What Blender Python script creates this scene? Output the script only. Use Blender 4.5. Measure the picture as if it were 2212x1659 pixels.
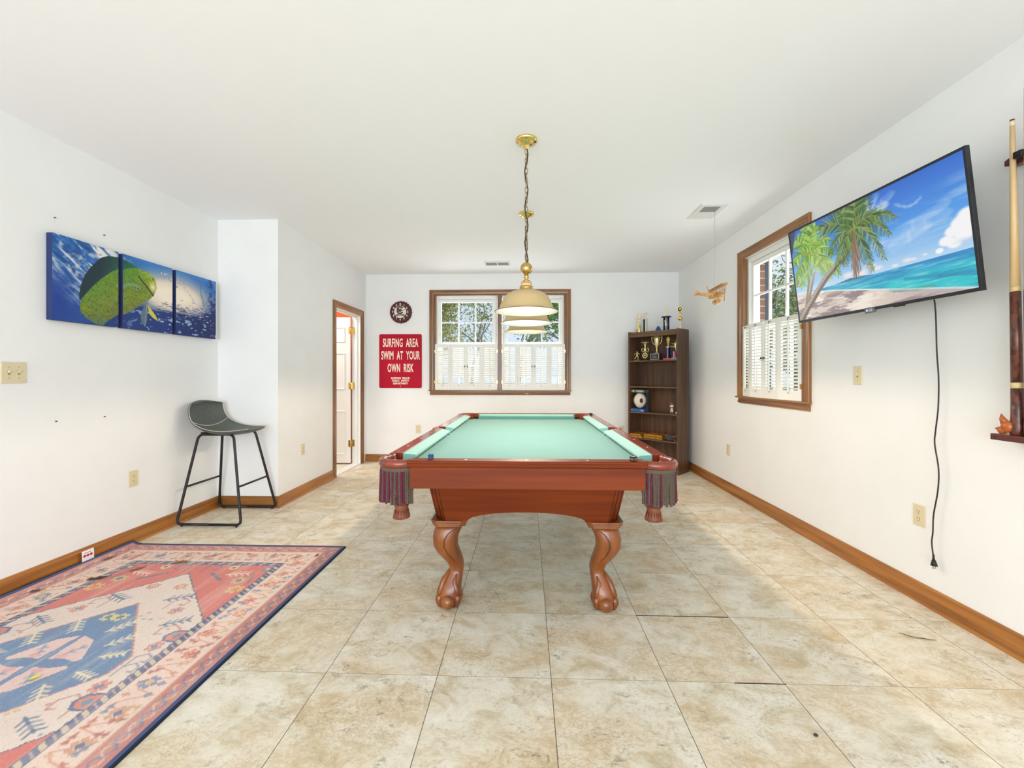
import bpy, bmesh, math, random
import numpy as np
from mathutils import Vector, Matrix, Euler
PI = math.pi
S = bpy.context.scene
COL = S.collection
for o in list(bpy.data.objects):
    bpy.data.objects.remove(o)

# ------------------------------------------------------------------ camera
FPX, YAW = 905.0, math.atan(31 / 905.0)
cd = bpy.data.cameras.new('camera')
cd.sensor_fit = 'HORIZONTAL'
cd.sensor_width = 36.0
cd.lens = 36.0 * FPX / 2212.0
cd.shift_y = -16.5 / 2212.0
cd.clip_start = 0.02
cam = bpy.data.objects.new('camera', cd)
cam.location = (0, 0, 1.21)
cam.rotation_euler = (PI / 2, 0, YAW)
COL.objects.link(cam)
S.camera = cam

# ------------------------------------------------------------------ exposure, sky, daylight
S.view_settings.view_transform = 'Standard'
S.view_settings.look = 'None'
S.view_settings.exposure = -0.04
S.view_settings.gamma = 1.0
S.view_settings.use_curve_mapping = False
S.cycles.use_denoising = True
S.cycles.max_bounces = 10
S.cycles.diffuse_bounces = 6
S.cycles.sample_clamp_indirect = 8.0

W = bpy.data.worlds.new('sky')
S.world = W
W.use_nodes = True
nt = W.node_tree
nt.nodes.clear()
tc = nt.nodes.new('ShaderNodeTexCoord')
sep = nt.nodes.new('ShaderNodeSeparateXYZ')
nz = nt.nodes.new('ShaderNodeTexNoise')
nz.inputs['Scale'].default_value = 2.2
nz.inputs['Detail'].default_value = 5
rmp = nt.nodes.new('ShaderNodeValToRGB')
rmp.color_ramp.elements[0].position = 0.0
rmp.color_ramp.elements[0].color = (0.74, 0.86, 1.0, 1)
rmp.color_ramp.elements[1].position = 0.9
rmp.color_ramp.elements[1].color = (0.40, 0.60, 1.0, 1)
mx = nt.nodes.new('ShaderNodeMix')
mx.data_type = 'RGBA'
mx.inputs[7].default_value = (0.92, 0.96, 1.0, 1)
cr = nt.nodes.new('ShaderNodeMapRange')
cr.inputs['From Min'].default_value = 0.45
cr.inputs['From Max'].default_value = 0.62
bg = nt.nodes.new('ShaderNodeBackground')
bg.inputs['Strength'].default_value = 1.0
ow = nt.nodes.new('ShaderNodeOutputWorld')
nt.links.new(tc.outputs['Generated'], sep.inputs[0])
nt.links.new(tc.outputs['Generated'], nz.inputs['Vector'])
nt.links.new(sep.outputs['Z'], rmp.inputs[0])
nt.links.new(nz.outputs[0], cr.inputs['Value'])
nt.links.new(cr.outputs[0], mx.inputs[0])
nt.links.new(rmp.outputs[0], mx.inputs[6])
nt.links.new(mx.outputs[2], bg.inputs[0])
nt.links.new(bg.outputs[0], ow.inputs[0])

def area_light(name, loc, rot, sx, sy, power, color):
    l = bpy.data.lights.new(name, 'AREA')
    l.shape = 'RECTANGLE'
    l.size, l.size_y, l.energy, l.color = sx, sy, power, color
    o = bpy.data.objects.new(name, l)
    o.location, o.rotation_euler = loc, rot
    COL.objects.link(o)
    return o
# daylight that enters through the wide glazed opening in the wall behind the viewer
area_light('daylight_rear_opening', (-0.35, -4.05, 1.25), (PI / 2 + 0.30, 0, 0), 4.2, 2.3, 250, (0.82, 0.91, 1.0))
# daylight at the two windows in view
area_light('daylight_far_window', (-0.38, 6.35, 1.75), (-PI / 2 - 0.05, 0, 0), 1.9, 1.3, 40, (0.95, 0.98, 1.0))
area_light('daylight_right_window', (2.62, 3.72, 1.8), (0, PI / 2 + 0.05, 0), 1.2, 0.9, 20, (0.95, 0.98, 1.0))

# ------------------------------------------------------------------ material helpers
def lin(c):
    r = []
    for x in c[:3]:
        x = x / 255.0
        r.append(x / 12.92 if x <= 0.04045 else ((x + 0.055) / 1.055) ** 2.4)
    return tuple(r) + (1.0,)

MATS = {}
def mat(name, rgb=(200, 200, 200), rough=0.5, metal=0.0, spec=0.5, coat=0.0, emit=None, estr=0.0):
    if name in MATS:
        return MATS[name]
    m = bpy.data.materials.new(name)
    m.use_nodes = True
    b = m.node_tree.nodes['Principled BSDF']
    b.inputs['Base Color'].default_value = lin(rgb)
    b.inputs['Roughness'].default_value = rough
    b.inputs['Metallic'].default_value = metal
    b.inputs['Specular IOR Level'].default_value = spec
    if coat:
        b.inputs['Coat Weight'].default_value = coat
        b.inputs['Coat Roughness'].default_value = 0.08
    if emit:
        b.inputs['Emission Color'].default_value = lin(emit)
        b.inputs['Emission Strength'].default_value = estr
    MATS[name] = m
    return m

def nodes(m):
    t = m.node_tree
    return t, t.nodes['Principled BSDF']

def speckle(m, rgb2, scale=30, detail=4, lo=0.4, hi=0.65, stretch=(1, 1, 1), bump=0.0, coord='Object'):
    """mix the base colour with rgb2 through stretched noise; optional bump"""
    t, b = nodes(m)
    c0 = b.inputs['Base Color'].default_value[:]
    tc = t.nodes.new('ShaderNodeTexCoord')
    mp = t.nodes.new('ShaderNodeMapping')
    mp.inputs['Scale'].default_value = stretch
    n = t.nodes.new('ShaderNodeTexNoise')
    n.inputs['Scale'].default_value = scale
    n.inputs['Detail'].default_value = detail
    r = t.nodes.new('ShaderNodeValToRGB')
    r.color_ramp.elements[0].position = lo
    r.color_ramp.elements[1].position = hi
    r.color_ramp.elements[0].color = c0
    r.color_ramp.elements[1].color = lin(rgb2)
    t.links.new(tc.outputs[coord], mp.inputs[0])
    t.links.new(mp.outputs[0], n.inputs['Vector'])
    t.links.new(n.outputs[0], r.inputs[0])
    t.links.new(r.outputs[0], b.inputs['Base Color'])
    if bump:
        bp = t.nodes.new('ShaderNodeBump')
        bp.inputs['Strength'].default_value = bump
        bp.inputs['Distance'].default_value = 0.002
        t.links.new(n.outputs[0], bp.inputs['Height'])
        t.links.new(bp.outputs[0], b.inputs['Normal'])
    return m

def wood(name, c1, c2, along='x', rough=0.35, coat=0.0, scale=9.0):
    if name in MATS:
        return MATS[name]
    m = mat(name, c1, rough, coat=coat)
    k = {'x': (0.06, 1, 1), 'y': (1, 0.06, 1), 'z': (1, 1, 0.06)}[along]
    return speckle(m, c2, scale * 3, 6, 0.38, 0.66, k)

def vcol(name, rough=0.6, emit=0.0, coat=0.0, spec=0.4):
    """material that shows a picture stored as a colour attribute"""
    m = bpy.data.materials.new(name)
    m.use_nodes = True
    t, b = nodes(m)
    a = t.nodes.new('ShaderNodeVertexColor')
    a.layer_name = 'picture'
    b.inputs['Roughness'].default_value = rough
    b.inputs['Specular IOR Level'].default_value = spec
    if coat:
        b.inputs['Coat Weight'].default_value = coat
    if emit:
        b.inputs['Base Color'].default_value = (0.01, 0.01, 0.012, 1)
        t.links.new(a.outputs[0], b.inputs['Emission Color'])
        b.inputs['Emission Strength'].default_value = emit
    else:
        t.links.new(a.outputs[0], b.inputs['Base Color'])
    return m

# ------------------------------------------------------------------ mesh helpers
class MB:
    def __init__(self):
        self.v, self.f, self.mi, self.sm = [], [], [], []
    def add(self, vs, fs, m=0, smooth=False):
        k = len(self.v)
        self.v += [tuple(p) for p in vs]
        for f in fs:
            self.f.append([i + k for i in f])
            self.mi.append(m)
            self.sm.append(smooth)
        return self
    def box(self, a, b, m=0):
        x0, y0, z0 = a
        x1, y1, z1 = b
        return self.add([(x0, y0, z0), (x1, y0, z0), (x1, y1, z0), (x0, y1, z0), (x0, y0, z1), (x1, y0, z1), (x1, y1, z1), (x0, y1, z1)],
                        [(3, 2, 1, 0), (4, 5, 6, 7), (0, 1, 5, 4), (1, 2, 6, 5), (2, 3, 7, 6), (3, 0, 4, 7)], m)
    def hexa(self, p, m=0):
        """8 corners: four of the bottom, four of the top"""
        return self.add(p, [(3, 2, 1, 0), (4, 5, 6, 7), (0, 1, 5, 4), (1, 2, 6, 5), (2, 3, 7, 6), (3, 0, 4, 7)], m)
    def loft(self, rings, m=0, smooth=True, cap=True, closed=False):
        n = len(rings[0])
        k = len(self.v)
        for r in rings:
            self.v += [tuple(p) for p in r]
        R = len(rings)
        for i in range(R if closed else R - 1):
            a, b = k + i * n, k + ((i + 1) % R) * n
            for j in range(n):
                j2 = (j + 1) % n
                self.f.append([a + j, a + j2, b + j2, b + j])
                self.mi.append(m)
                self.sm.append(smooth)
        if cap and not closed:
            self.f.append([k + j for j in reversed(range(n))])
            self.f.append([k + (R - 1) * n + j for j in range(n)])
            self.mi += [m, m]
            self.sm += [False, False]
        return self
    def tube(self, pts, r, seg=8, m=0, closed=False, cap=True, smooth=True):
        pts = [Vector(p) for p in pts]
        n = len(pts)
        rs = r if isinstance(r, (list, tuple)) else [r] * n
        ref = None
        rings = []
        for i, p in enumerate(pts):
            if closed:
                d = pts[(i + 1) % n] - pts[i - 1]
            else:
                d = pts[min(i + 1, n - 1)] - pts[max(i - 1, 0)]
            d.normalize()
            if ref is None:
                ref = Vector((0, 0, 1)) if abs(d.z) < 0.9 else Vector((1, 0, 0))
            x = ref - d * ref.dot(d)
            if x.length < 1e-6:
                x = d.orthogonal()
            x.normalize()
            ref = x
            y = d.cross(x)
            rings.append([p + x * math.cos(2 * PI * j / seg) * rs[i] + y * math.sin(2 * PI * j / seg) * rs[i] for j in range(seg)])
        return self.loft(rings, m, smooth, cap, closed)
    def cyl(self, a, b, r0, r1=None, seg=16, m=0, smooth=True):
        return self.tube([a, b], [r0, r0 if r1 is None else r1], seg, m, smooth=smooth)
    def lathe(self, prof, seg=24, c=(0, 0, 0), m=0, smooth=True, cap=True):
        rings = [[(c[0] + r * math.cos(2 * PI * j / seg), c[1] + r * math.sin(2 * PI * j / seg), c[2] + z) for j in range(seg)] for r, z in prof]
        return self.loft(rings, m, smooth, cap)
    def ball(self, c, r, seg=14, m=0, sc=(1, 1, 1)):
        n = max(6, seg // 2)
        pr = [(max(1e-4, r * math.sin(PI * i / n)), -r * math.cos(PI * i / n)) for i in range(n + 1)]
        rings = [[(c[0] + q * math.cos(2 * PI * j / seg) * sc[0], c[1] + q * math.sin(2 * PI * j / seg) * sc[1], c[2] + z * sc[2]) for j in range(seg)] for q, z in pr]
        return self.loft(rings, m)
    def prism(self, poly, fn, n0, n1, m=0, smooth=False):
        """2-D polygon extruded from n0 to n1; fn(u, w, n) gives the point"""
        k = len(poly)
        vs = [fn(u, w, n0) for u, w in poly] + [fn(u, w, n1) for u, w in poly]
        fs = [list(reversed(range(k))), list(range(k, 2 * k))] + [[i, (i + 1) % k, (i + 1) % k + k, i + k] for i in range(k)]
        return self.add(vs, fs, m, smooth)
    def frame(self, u0, u1, w0, w1, prof, fn, m=0, u_shape=False, up=None):
        """mitred moulding round a rectangle; prof = [(outward t, n)], fn(u, w, n)"""
        lanes = []
        for t, n in prof:
            if u_shape:
                c = [(u0 - t, w0), (u0 - t, w1 + t), (u1 + t, w1 + t), (u1 + t, w0)]
            else:
                c = [(u0 - t, w0 - t), (u0 - t, w1 + t), (u1 + t, w1 + t), (u1 + t, w0 - t)]
            lanes.append([fn(u, w, n) for u, w in c])
        k = len(self.v)
        P = len(prof)
        for i in range(4):
            for l in lanes:
                self.v.append(tuple(l[i]))
        for i in range(3 if u_shape else 4):
            a, b = k + i * P, k + ((i + 1) % 4) * P
            for j in range(P):
                j2 = (j + 1) % P
                self.f.append([a + j, a + j2, b + j2, b + j])
                self.mi.append(m if up is None or i % 2 else up)
                self.sm.append(False)
        if u_shape:
            self.f += [[k + j for j in range(P)], [k + 3 * P + j for j in range(P)]]
            self.mi += [m, m] if up is None else [up, up]
            self.sm += [False, False]
        return self
    def moved(self, M):
        self.v = [tuple(M @ Vector(p)) for p in self.v]
        return self
    def join(self, o, M=None, m=None):
        vs = o.v if M is None else [tuple(M @ Vector(p)) for p in o.v]
        k = len(self.v)
        self.v += vs
        self.f += [[i + k for i in f] for f in o.f]
        self.mi += o.mi if m is None else [m] * len(o.mi)
        self.sm += o.sm
        return self

def tag(o, label=None, cat=None, group=None, kind=None):
    if label: o['label'] = label
    if cat: o['category'] = cat
    if group: o['group'] = group
    if kind: o['kind'] = kind
    return o

def thing(name, label, cat, loc=(0, 0, 0), rz=0.0, group=None):
    o = bpy.data.objects.new(name, None)
    COL.objects.link(o)
    o.location = loc
    o.rotation_euler = (0, 0, rz)
    o.empty_display_size = 0.05
    return tag(o, label, cat, group)

def world_loc(o):
    M = Matrix.Identity(4)
    while o:
        M = Matrix.Translation(o.location) @ o.rotation_euler.to_matrix().to_4x4() @ M
        o = o.parent
    return M

def part(name, mb, mats, parent=None, label=None, bevel=0.0, world=False, subd=0, seg=2, kind=None, loc=None):
    me = bpy.data.meshes.new(name)
    vs = mb.v
    if world and parent:
        Mi = world_loc(parent).inverted()
        vs = [tuple(Mi @ Vector(p)) for p in vs]
    if loc:
        vs = [(p[0] - loc[0], p[1] - loc[1], p[2] - loc[2]) for p in vs]
    me.from_pydata(vs, [], mb.f)
    me.update()
    bm = bmesh.new()
    bm.from_mesh(me)
    bmesh.ops.recalc_face_normals(bm, faces=bm.faces)
    bm.to_mesh(me)
    bm.free()
    for m in (mats if isinstance(mats, (list, tuple)) else [mats]):
        me.materials.append(m)
    me.polygons.foreach_set('material_index', mb.mi)
    me.polygons.foreach_set('use_smooth', mb.sm)
    o = bpy.data.objects.new(name, me)
    COL.objects.link(o)
    if parent: o.parent = parent
    if loc: o.location = loc
    if label: o['label'] = label
    if kind: o['kind'] = kind
    if bevel:
        b = o.modifiers.new('bevel', 'BEVEL')
        b.width = bevel
        b.segments = seg
        b.limit_method = 'ANGLE'
        b.angle_limit = 0.6
    if subd:
        s = o.modifiers.new('subdivision', 'SUBSURF')
        s.levels = s.render_levels = subd
    return o

def copy_tree(o, parent=None):
    c = o.copy()
    COL.objects.link(c)
    if parent: c.parent = parent
    for ch in list(o.children):
        copy_tree(ch, c)
    return c

def skin(name, joints, edges, mats, parent, sub=2, label=None, root=0, M=None):
    """one continuous body grown round a skeleton; joints = [(x, y, z, radius)]"""
    me = bpy.data.meshes.new(name)
    pts = [Vector(j[:3]) for j in joints]
    if M: pts = [M @ p for p in pts]
    me.from_pydata([tuple(p) for p in pts], edges, [])
    me.materials.append(mats)
    o = bpy.data.objects.new(name, me)
    COL.objects.link(o)
    if parent: o.parent = parent
    s = o.modifiers.new('skin', 'SKIN')
    s.use_smooth_shade = True
    for i, j in enumerate(joints):
        sv = me.skin_vertices[0].data[i]
        sv.radius = (j[3], j[3])
        sv.use_root = (i == root)
    if sub:
        q = o.modifiers.new('subdivision', 'SUBSURF')
        q.levels = q.render_levels = sub
    if label: o['label'] = label
    return o

def text_mb(body, size, fn, depth=0.002, sx=1.0, bold=0.0, align='CENTER', rot=0.0, spacing=1.0):
    """lettering as mesh; fn(u, w, n) maps the plane of the text"""
    c = bpy.data.curves.new('lettering', 'FONT')
    c.body = body
    c.size = size
    c.align_x = align
    c.align_y = 'CENTER'
    c.extrude = depth / 2
    c.offset = bold
    c.space_character = spacing
    c.resolution_u = 4
    o = bpy.data.objects.new('lettering', c)
    COL.objects.link(o)
    dg = bpy.context.evaluated_depsgraph_get()
    me = bpy.data.meshes.new_from_object(o.evaluated_get(dg))
    mb = MB()
    ca, sa = math.cos(rot), math.sin(rot)
    vs = []
    for v in me.vertices:
        x, y = v.co.x * sx, v.co.y
        vs.append(fn(x * ca - y * sa, x * sa + y * ca, v.co.z + depth / 2))
    mb.add(vs, [list(p.vertices) for p in me.polygons])
    bpy.data.objects.remove(o)
    bpy.data.curves.remove(c)
    bpy.data.meshes.remove(me)
    return mb

# ------------------------------------------------------------------ picture painter (numpy)
class Pic:
    def __init__(self, w, h, rgb=(255, 255, 255), seed=1):
        self.w, self.h = w, h
        self.a = np.ones((h, w, 3)) * np.array(rgb, float)
        self.U, self.V = np.meshgrid((np.arange(w) + 0.5) / w, (np.arange(h) + 0.5) / h)
        self.rng = np.random.default_rng(seed)
        self.k = 1.0
    def noise(self, cx, cy, seed=0):
        r = np.random.default_rng(seed + 77)
        g = r.random((cy + 2, cx + 2))
        x, y = self.U * cx, self.V * cy
        xi, yi = x.astype(int), y.astype(int)
        fx, fy = x - xi, y - yi
        fx, fy = fx * fx * (3 - 2 * fx), fy * fy * (3 - 2 * fy)
        return (g[yi, xi] * (1 - fx) + g[yi, xi + 1] * fx) * (1 - fy) + (g[yi + 1, xi] * (1 - fx) + g[yi + 1, xi + 1] * fx) * fy
    def fbm(self, cx, cy, seed=0, oct=4):
        s, amp, tot = 0, 1.0, 0
        for i in range(oct):
            s = s + amp * self.noise(int(cx * 2 ** i), int(cy * 2 ** i), seed + i)
            tot += amp
            amp *= 0.55
        return s / tot
    def blend(self, mask, rgb):
        mk = np.clip(mask, 0, 1)[..., None]
        self.a = self.a * (1 - mk) + np.array(rgb, float) * mk
    def pmask(self, pts):
        ins = np.zeros((self.h, self.w), bool)
        n = len(pts)
        for i in range(n):
            x1, y1 = pts[i]
            x2, y2 = pts[(i + 1) % n]
            if y1 == y2: continue
            c = (self.V < y1) != (self.V < y2)
            ins ^= c & (self.U < (x2 - x1) * (self.V - y1) / (y2 - y1) + x1)
        return ins
    def poly(self, pts, rgb, al=1.0):
        us, vs = [p[0] for p in pts], [p[1] for p in pts]
        x0, x1 = max(0, int(min(us) * self.w) - 1), min(self.w, int(max(us) * self.w) + 2)
        y0, y1 = max(0, int(min(vs) * self.h) - 1), min(self.h, int(max(vs) * self.h) + 2)
        if x0 >= x1 or y0 >= y1: return
        U, V = self.U[y0:y1, x0:x1], self.V[y0:y1, x0:x1]
        ins = np.zeros(U.shape, bool)
        n = len(pts)
        for i in range(n):
            ax, ay = pts[i]
            bx, by = pts[(i + 1) % n]
            if ay == by: continue
            c = (V < ay) != (V < by)
            ins ^= c & (U < (bx - ax) * (V - ay) / (by - ay) + ax)
        mk = (ins * al)[..., None]
        self.a[y0:y1, x0:x1] = self.a[y0:y1, x0:x1] * (1 - mk) + np.array(rgb, float) * mk
    def line(self, pts, wd, rgb, al=1.0, wd1=None):
        """stroke; widths in picture cells"""
        n = len(pts) - 1
        for i in range(n):
            ax, ay = pts[i][0] * self.w, pts[i][1] * self.h
            bx, by = pts[i + 1][0] * self.w, pts[i + 1][1] * self.h
            t0 = i / n
            w0 = (wd if wd1 is None else wd + (wd1 - wd) * t0) * self.k
            pad = w0 + 1.5
            x0, x1 = max(0, int(min(ax, bx) - pad)), min(self.w, int(max(ax, bx) + pad) + 1)
            y0, y1 = max(0, int(min(ay, by) - pad)), min(self.h, int(max(ay, by) + pad) + 1)
            if x0 >= x1 or y0 >= y1: continue
            X, Y = np.meshgrid(np.arange(x0, x1) + 0.5, np.arange(y0, y1) + 0.5)
            dx, dy = bx - ax, by - ay
            L = dx * dx + dy * dy + 1e-9
            t = np.clip(((X - ax) * dx + (Y - ay) * dy) / L, 0, 1)
            d = np.hypot(X - ax - t * dx, Y - ay - t * dy)
            mk = (np.clip(w0 / 2 + 0.5 - d, 0, 1) * al)[..., None]
            self.a[y0:y1, x0:x1] = self.a[y0:y1, x0:x1] * (1 - mk) + np.array(rgb, float) * mk
    def ell(self, c, ru, rv, rgb, al=1.0, soft=0.0):
        d = np.hypot((self.U - c[0]) / ru, (self.V - c[1]) / rv)
        mk = np.clip((1 - d) / max(soft, 1e-3), 0, 1) * al
        self.blend(mk, rgb)

def picture_mesh(name, pic, fn, m, parent, u0=0, u1=None, label=None, back=None):
    """grid whose vertices carry the colours of columns u0..u1 of the picture; fn(s, t) -> point, s and t 0..1"""
    u1 = pic.w if u1 is None else u1
    A = pic.a[:, u0:u1]
    h, w = A.shape[:2]
    Minv = world_loc(parent).inverted()
    s, t = np.meshgrid(np.linspace(0, 1, w), np.linspace(0, 1, h))
    P = np.array([tuple(Minv @ Vector(fn(a, b))) for a, b in zip(s.ravel(), t.ravel())])
    i = np.arange(h * w).reshape(h, w)
    F = np.stack([i[:-1, :-1], i[1:, :-1], i[1:, 1:], i[:-1, 1:]], -1).reshape(-1, 4)
    me = bpy.data.meshes.new(name)
    me.from_pydata(P.tolist(), [], F.tolist())
    c = np.clip(A.reshape(-1, 3) / 255.0, 0, 1)
    c = np.where(c <= 0.04045, c / 12.92, ((c + 0.055) / 1.055) ** 2.4)
    ca = me.color_attributes.new('picture', 'FLOAT_COLOR', 'POINT')
    ca.data.foreach_set('color', np.concatenate([c, np.ones((len(c), 1))], 1).ravel())
    me.materials.append(m)
    me.update()
    o = bpy.data.objects.new(name, me)
    COL.objects.link(o)
    o.parent = parent
    if label: o['label'] = label
    return o
# ================================================================== THE ROOM
XL, XC, XR, YR, YF, ZC, YB = -2.86, -2.29, 2.12, 3.79, 5.90, 2.66, -4.2
FW = lambda u, w, n: (u, YF - n, w)
RW = lambda u, w, n: (XR - n, u, w)
LW = lambda u, w, n: (XL + n, u, w)
LF = lambda u, w, n: (XC + n, u, w)

def struct(name, mb, mats, parent=None, **k):
    o = part(name, mb, mats, parent, **k)
    if not parent: o['kind'] = 'structure'
    return o

m_wall = mat('wall_paint', (240, 240, 239), 0.85, spec=0.2)
speckle(m_wall, (237, 237, 235), 3.0, 3, 0.35, 0.7)
m_ceil = mat('ceiling_paint', (247, 247, 249), 0.9, spec=0.15)
m_white = mat('white_woodwork', (238, 238, 234), 0.45)
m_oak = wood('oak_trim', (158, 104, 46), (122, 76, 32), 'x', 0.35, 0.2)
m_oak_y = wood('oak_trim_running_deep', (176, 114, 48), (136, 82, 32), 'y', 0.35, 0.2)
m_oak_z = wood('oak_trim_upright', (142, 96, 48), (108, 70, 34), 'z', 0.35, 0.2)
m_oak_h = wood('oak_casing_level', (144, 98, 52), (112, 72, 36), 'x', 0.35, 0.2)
m_ivory = mat('ivory_plastic', (222, 208, 172), 0.4)
m_slot = mat('dark_slot', (70, 56, 36), 0.6)
m_brass = mat('polished_brass', (206, 176, 108), 0.2, 1.0)
m_black = mat('black_satin', (24, 24, 26), 0.4)

# ---- floor: stone-look square tiles
m_floor = mat('stone_tile', (214, 202, 172), 0.42, spec=0.35)
def build_floor_material():
    t, b = nodes(m_floor)
    N, L = t.nodes.new, t.links.new
    tc = N('ShaderNodeTexCoord')
    sp = N('ShaderNodeSeparateXYZ')
    L(tc.outputs['Object'], sp.inputs[0])
    def math_(op, a, bv=None):
        n = N('ShaderNodeMath')
        n.operation = op
        for i, q in enumerate((a, bv)):
            if q is None: continue
            if isinstance(q, (int, float)): n.inputs[i].default_value = q
            else: L(q, n.inputs[i])
        return n.outputs[0]
    T = 0.458
    fx = math_('DIVIDE', math_('SUBTRACT', sp.outputs['X'], 0.099), T)
    fy = math_('DIVIDE', math_('SUBTRACT', sp.outputs['Y'], 2.141), T)
    cell = N('ShaderNodeCombineXYZ')
    L(math_('FLOOR', fx), cell.inputs[0])
    L(math_('FLOOR', fy), cell.inputs[1])
    wn = N('ShaderNodeTexWhiteNoise')
    L(cell.outputs[0], wn.inputs[0])
    off = N('ShaderNodeVectorMath')
    off.operation = 'MULTIPLY_ADD'
    L(wn.outputs['Color'], off.inputs[0])
    off.inputs[1].default_value = (7, 7, 7)
    L(tc.outputs['Object'], off.inputs[2])
    rot = N('ShaderNodeMapping')
    rot.inputs['Rotation'].default_value = (0, 0, 0.35)
    rot.inputs['Scale'].default_value = (1.0, 1.35, 1.0)
    L(off.outputs[0], rot.inputs[0])
    def noise(sc, det, rough, dist):
        n = N('ShaderNodeTexNoise')
        n.inputs['Scale'].default_value = sc
        n.inputs['Detail'].default_value = det
        n.inputs['Roughness'].default_value = rough
        n.inputs['Distortion'].default_value = dist
        L(rot.outputs[0], n.inputs['Vector'])
        return n.outputs[0]
    def ramp(src, stops):
        r = N('ShaderNodeValToRGB')
        e = r.color_ramp.elements
        while len(e) < len(stops): e.new(0.5)
        for q, (p, c) in zip(e, stops):
            q.position = p
            q.color = lin(c)
        L(src, r.inputs[0])
        return r.outputs[0]
    base = ramp(noise(6.5, 12, 0.72, 0.5), [(0.30, (190, 172, 138)), (0.42, (214, 202, 176)), (0.50, (229, 221, 202)), (0.66, (240, 235, 221))])
    big = ramp(noise(2.4, 4, 0.5, 0.4), [(0.44, (0, 0, 0)), (0.62, (255, 255, 255))])
    vein = ramp(noise(13.0, 12, 0.74, 0.9), [(0.0, (0, 0, 0)), (0.44, (0, 0, 0)), (0.495, (255, 255, 255)), (0.53, (0, 0, 0)), (1, (0, 0, 0))])
    vein2 = ramp(noise(17.0, 12, 0.78, 0.7), [(0.0, (0, 0, 0)), (0.555, (0, 0, 0)), (0.64, (255, 255, 255)), (1, (255, 255, 255))])
    spk = ramp(noise(75.0, 5, 0.8, 0.4), [(0.52, (0, 0, 0)), (0.70, (255, 255, 255))])
    msk = ramp(noise(3.6, 6, 0.6, 0.4), [(0.42, (0, 0, 0)), (0.60, (255, 255, 255))])
    def mix(fac, a, c, k):
        m = N('ShaderNodeMix')
        m.data_type = 'RGBA'
        L(math_('MULTIPLY', fac, k), m.inputs[0])
        if isinstance(a, tuple): m.inputs[6].default_value = a
        else: L(a, m.inputs[6])
        m.inputs[7].default_value = lin(c)
        return m.outputs[2]
    c = mix(big, base, (216, 186, 136), 0.32)
    c = mix(math_('MULTIPLY', vein, math_('ADD', 0.25, big)), c, (190, 154, 106), 0.36)
    c = mix(math_('MULTIPLY', vein2, math_('ADD', 0.15, msk)), c, (136, 120, 98), 0.72)
    c = mix(math_('MULTIPLY', spk, math_('ADD', 0.12, msk)), c, (124, 108, 90), 0.62)
    # seams
    def seam(f, wdt):
        fr = math_('FRACT', f)
        d = math_('MINIMUM', fr, math_('SUBTRACT', 1.0, fr))
        return math_('LESS_THAN', d, wdt / T)
    sx = seam(fx, 0.0013)
    sy = seam(fy, 0.0009)
    c = mix(sx, c, (52, 42, 32), 0.9)
    c = mix(sy, c, (96, 82, 62), 0.8)
    L(c, b.inputs['Base Color'])
    h = math_('SUBTRACT', math_('MULTIPLY', noise(75.0, 5, 0.8, 0.4), 0.25), math_('MULTIPLY', math_('MAXIMUM', sx, sy), 1.0))
    bp = N('ShaderNodeBump')
    bp.inputs['Strength'].default_value = 0.25
    bp.inputs['Distance'].default_value = 0.0015
    L(h, bp.inputs['Height'])
    L(bp.outputs[0], b.inputs['Normal'])
build_floor_material()
f = MB().box((XL - 0.12, YB - 0.1, -0.06), (XC, YR, 0)).box((XC, YB - 0.1, -0.06), (XR + 0.12, YF + 0.14, 0))
floor_o = struct('floor', f, m_floor)
m_gap = mat('dark_gap', (40, 34, 28), 0.8)
g = MB()
for x0, x1, y, w in ((0.74, 1.012, 2.141, 0.0042), (0.82, 1.02, 1.683, 0.0030), (0.558, 0.742, 2.141, 0.0022)):
    g.box((x0, y - w, 0.0), (x1, y, 0.0016))
part('open_seam', g, m_gap, floor_o)
struct('ceiling', MB().box((XL - 0.12, YB - 0.1, ZC), (XR + 0.14, YF + 0.14, ZC + 0.1)), m_ceil)

def wall_with_holes(name, fn, u0, u1, w0, w1, holes, th, m):
    """holes = [(u0, u1, w0, w1)] sorted by u"""
    mb = MB()
    def bx(a, b, c, d):
        if b - a < 1e-4 or d - c < 1e-4: return
        q = [fn(a, c, 0), fn(b, c, 0), fn(b, c, -th), fn(a, c, -th), fn(a, d, 0), fn(b, d, 0), fn(b, d, -th), fn(a, d, -th)]
        mb.hexa(q)
    u = u0
    for h in holes:
        bx(u, h[0], w0, w1)
        bx(h[0], h[1], w0, h[2])
        bx(h[0], h[1], h[3], w1)
        u = h[1]
    bx(u, u1, w0, w1)
    return struct(name, mb, m)

DU0, DU1, DT = 4.955, 5.72, 2.05                      # doorway in the left wall beyond the corner
BAY = [(-1.292, -0.405), (-0.346, 0.542)]             # two bays of the far window
WB, WT = 1.012, 2.352
RB = (3.27, 4.165)                                    # right window opening along Y
wall_with_holes('wall_far', FW, XC - 0.12, XR + 0.14, 0, ZC, [(BAY[0][0], BAY[1][1], WB, WT)], 0.14, m_wall)
wall_with_holes('wall_right', RW, YB, YF, 0, ZC, [(RB[0], RB[1], WB, WT)], 0.14, m_wall)
struct('wall_left', MB().box((XL - 0.12, YB, 0), (XL, YR, ZC)), m_wall)
struct('wall_return', MB().box((XL - 0.12, YR, 0), (XC, YR + 0.11, ZC)), m_wall)
wall_with_holes('wall_left_beyond_corner', LF, YR + 0.11, YF, 0, ZC, [(DU0, DU1, 0, DT)], 0.11, m_wall)
# wall behind the viewer with a wide glazed opening
wall_with_holes('wall_rear', lambda u, w, n: (u, YB + n, w), XL - 0.12, XR + 0.14, 0, ZC, [(-2.5, 1.8, 0.05, 2.4)], 0.12, m_wall)

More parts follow.
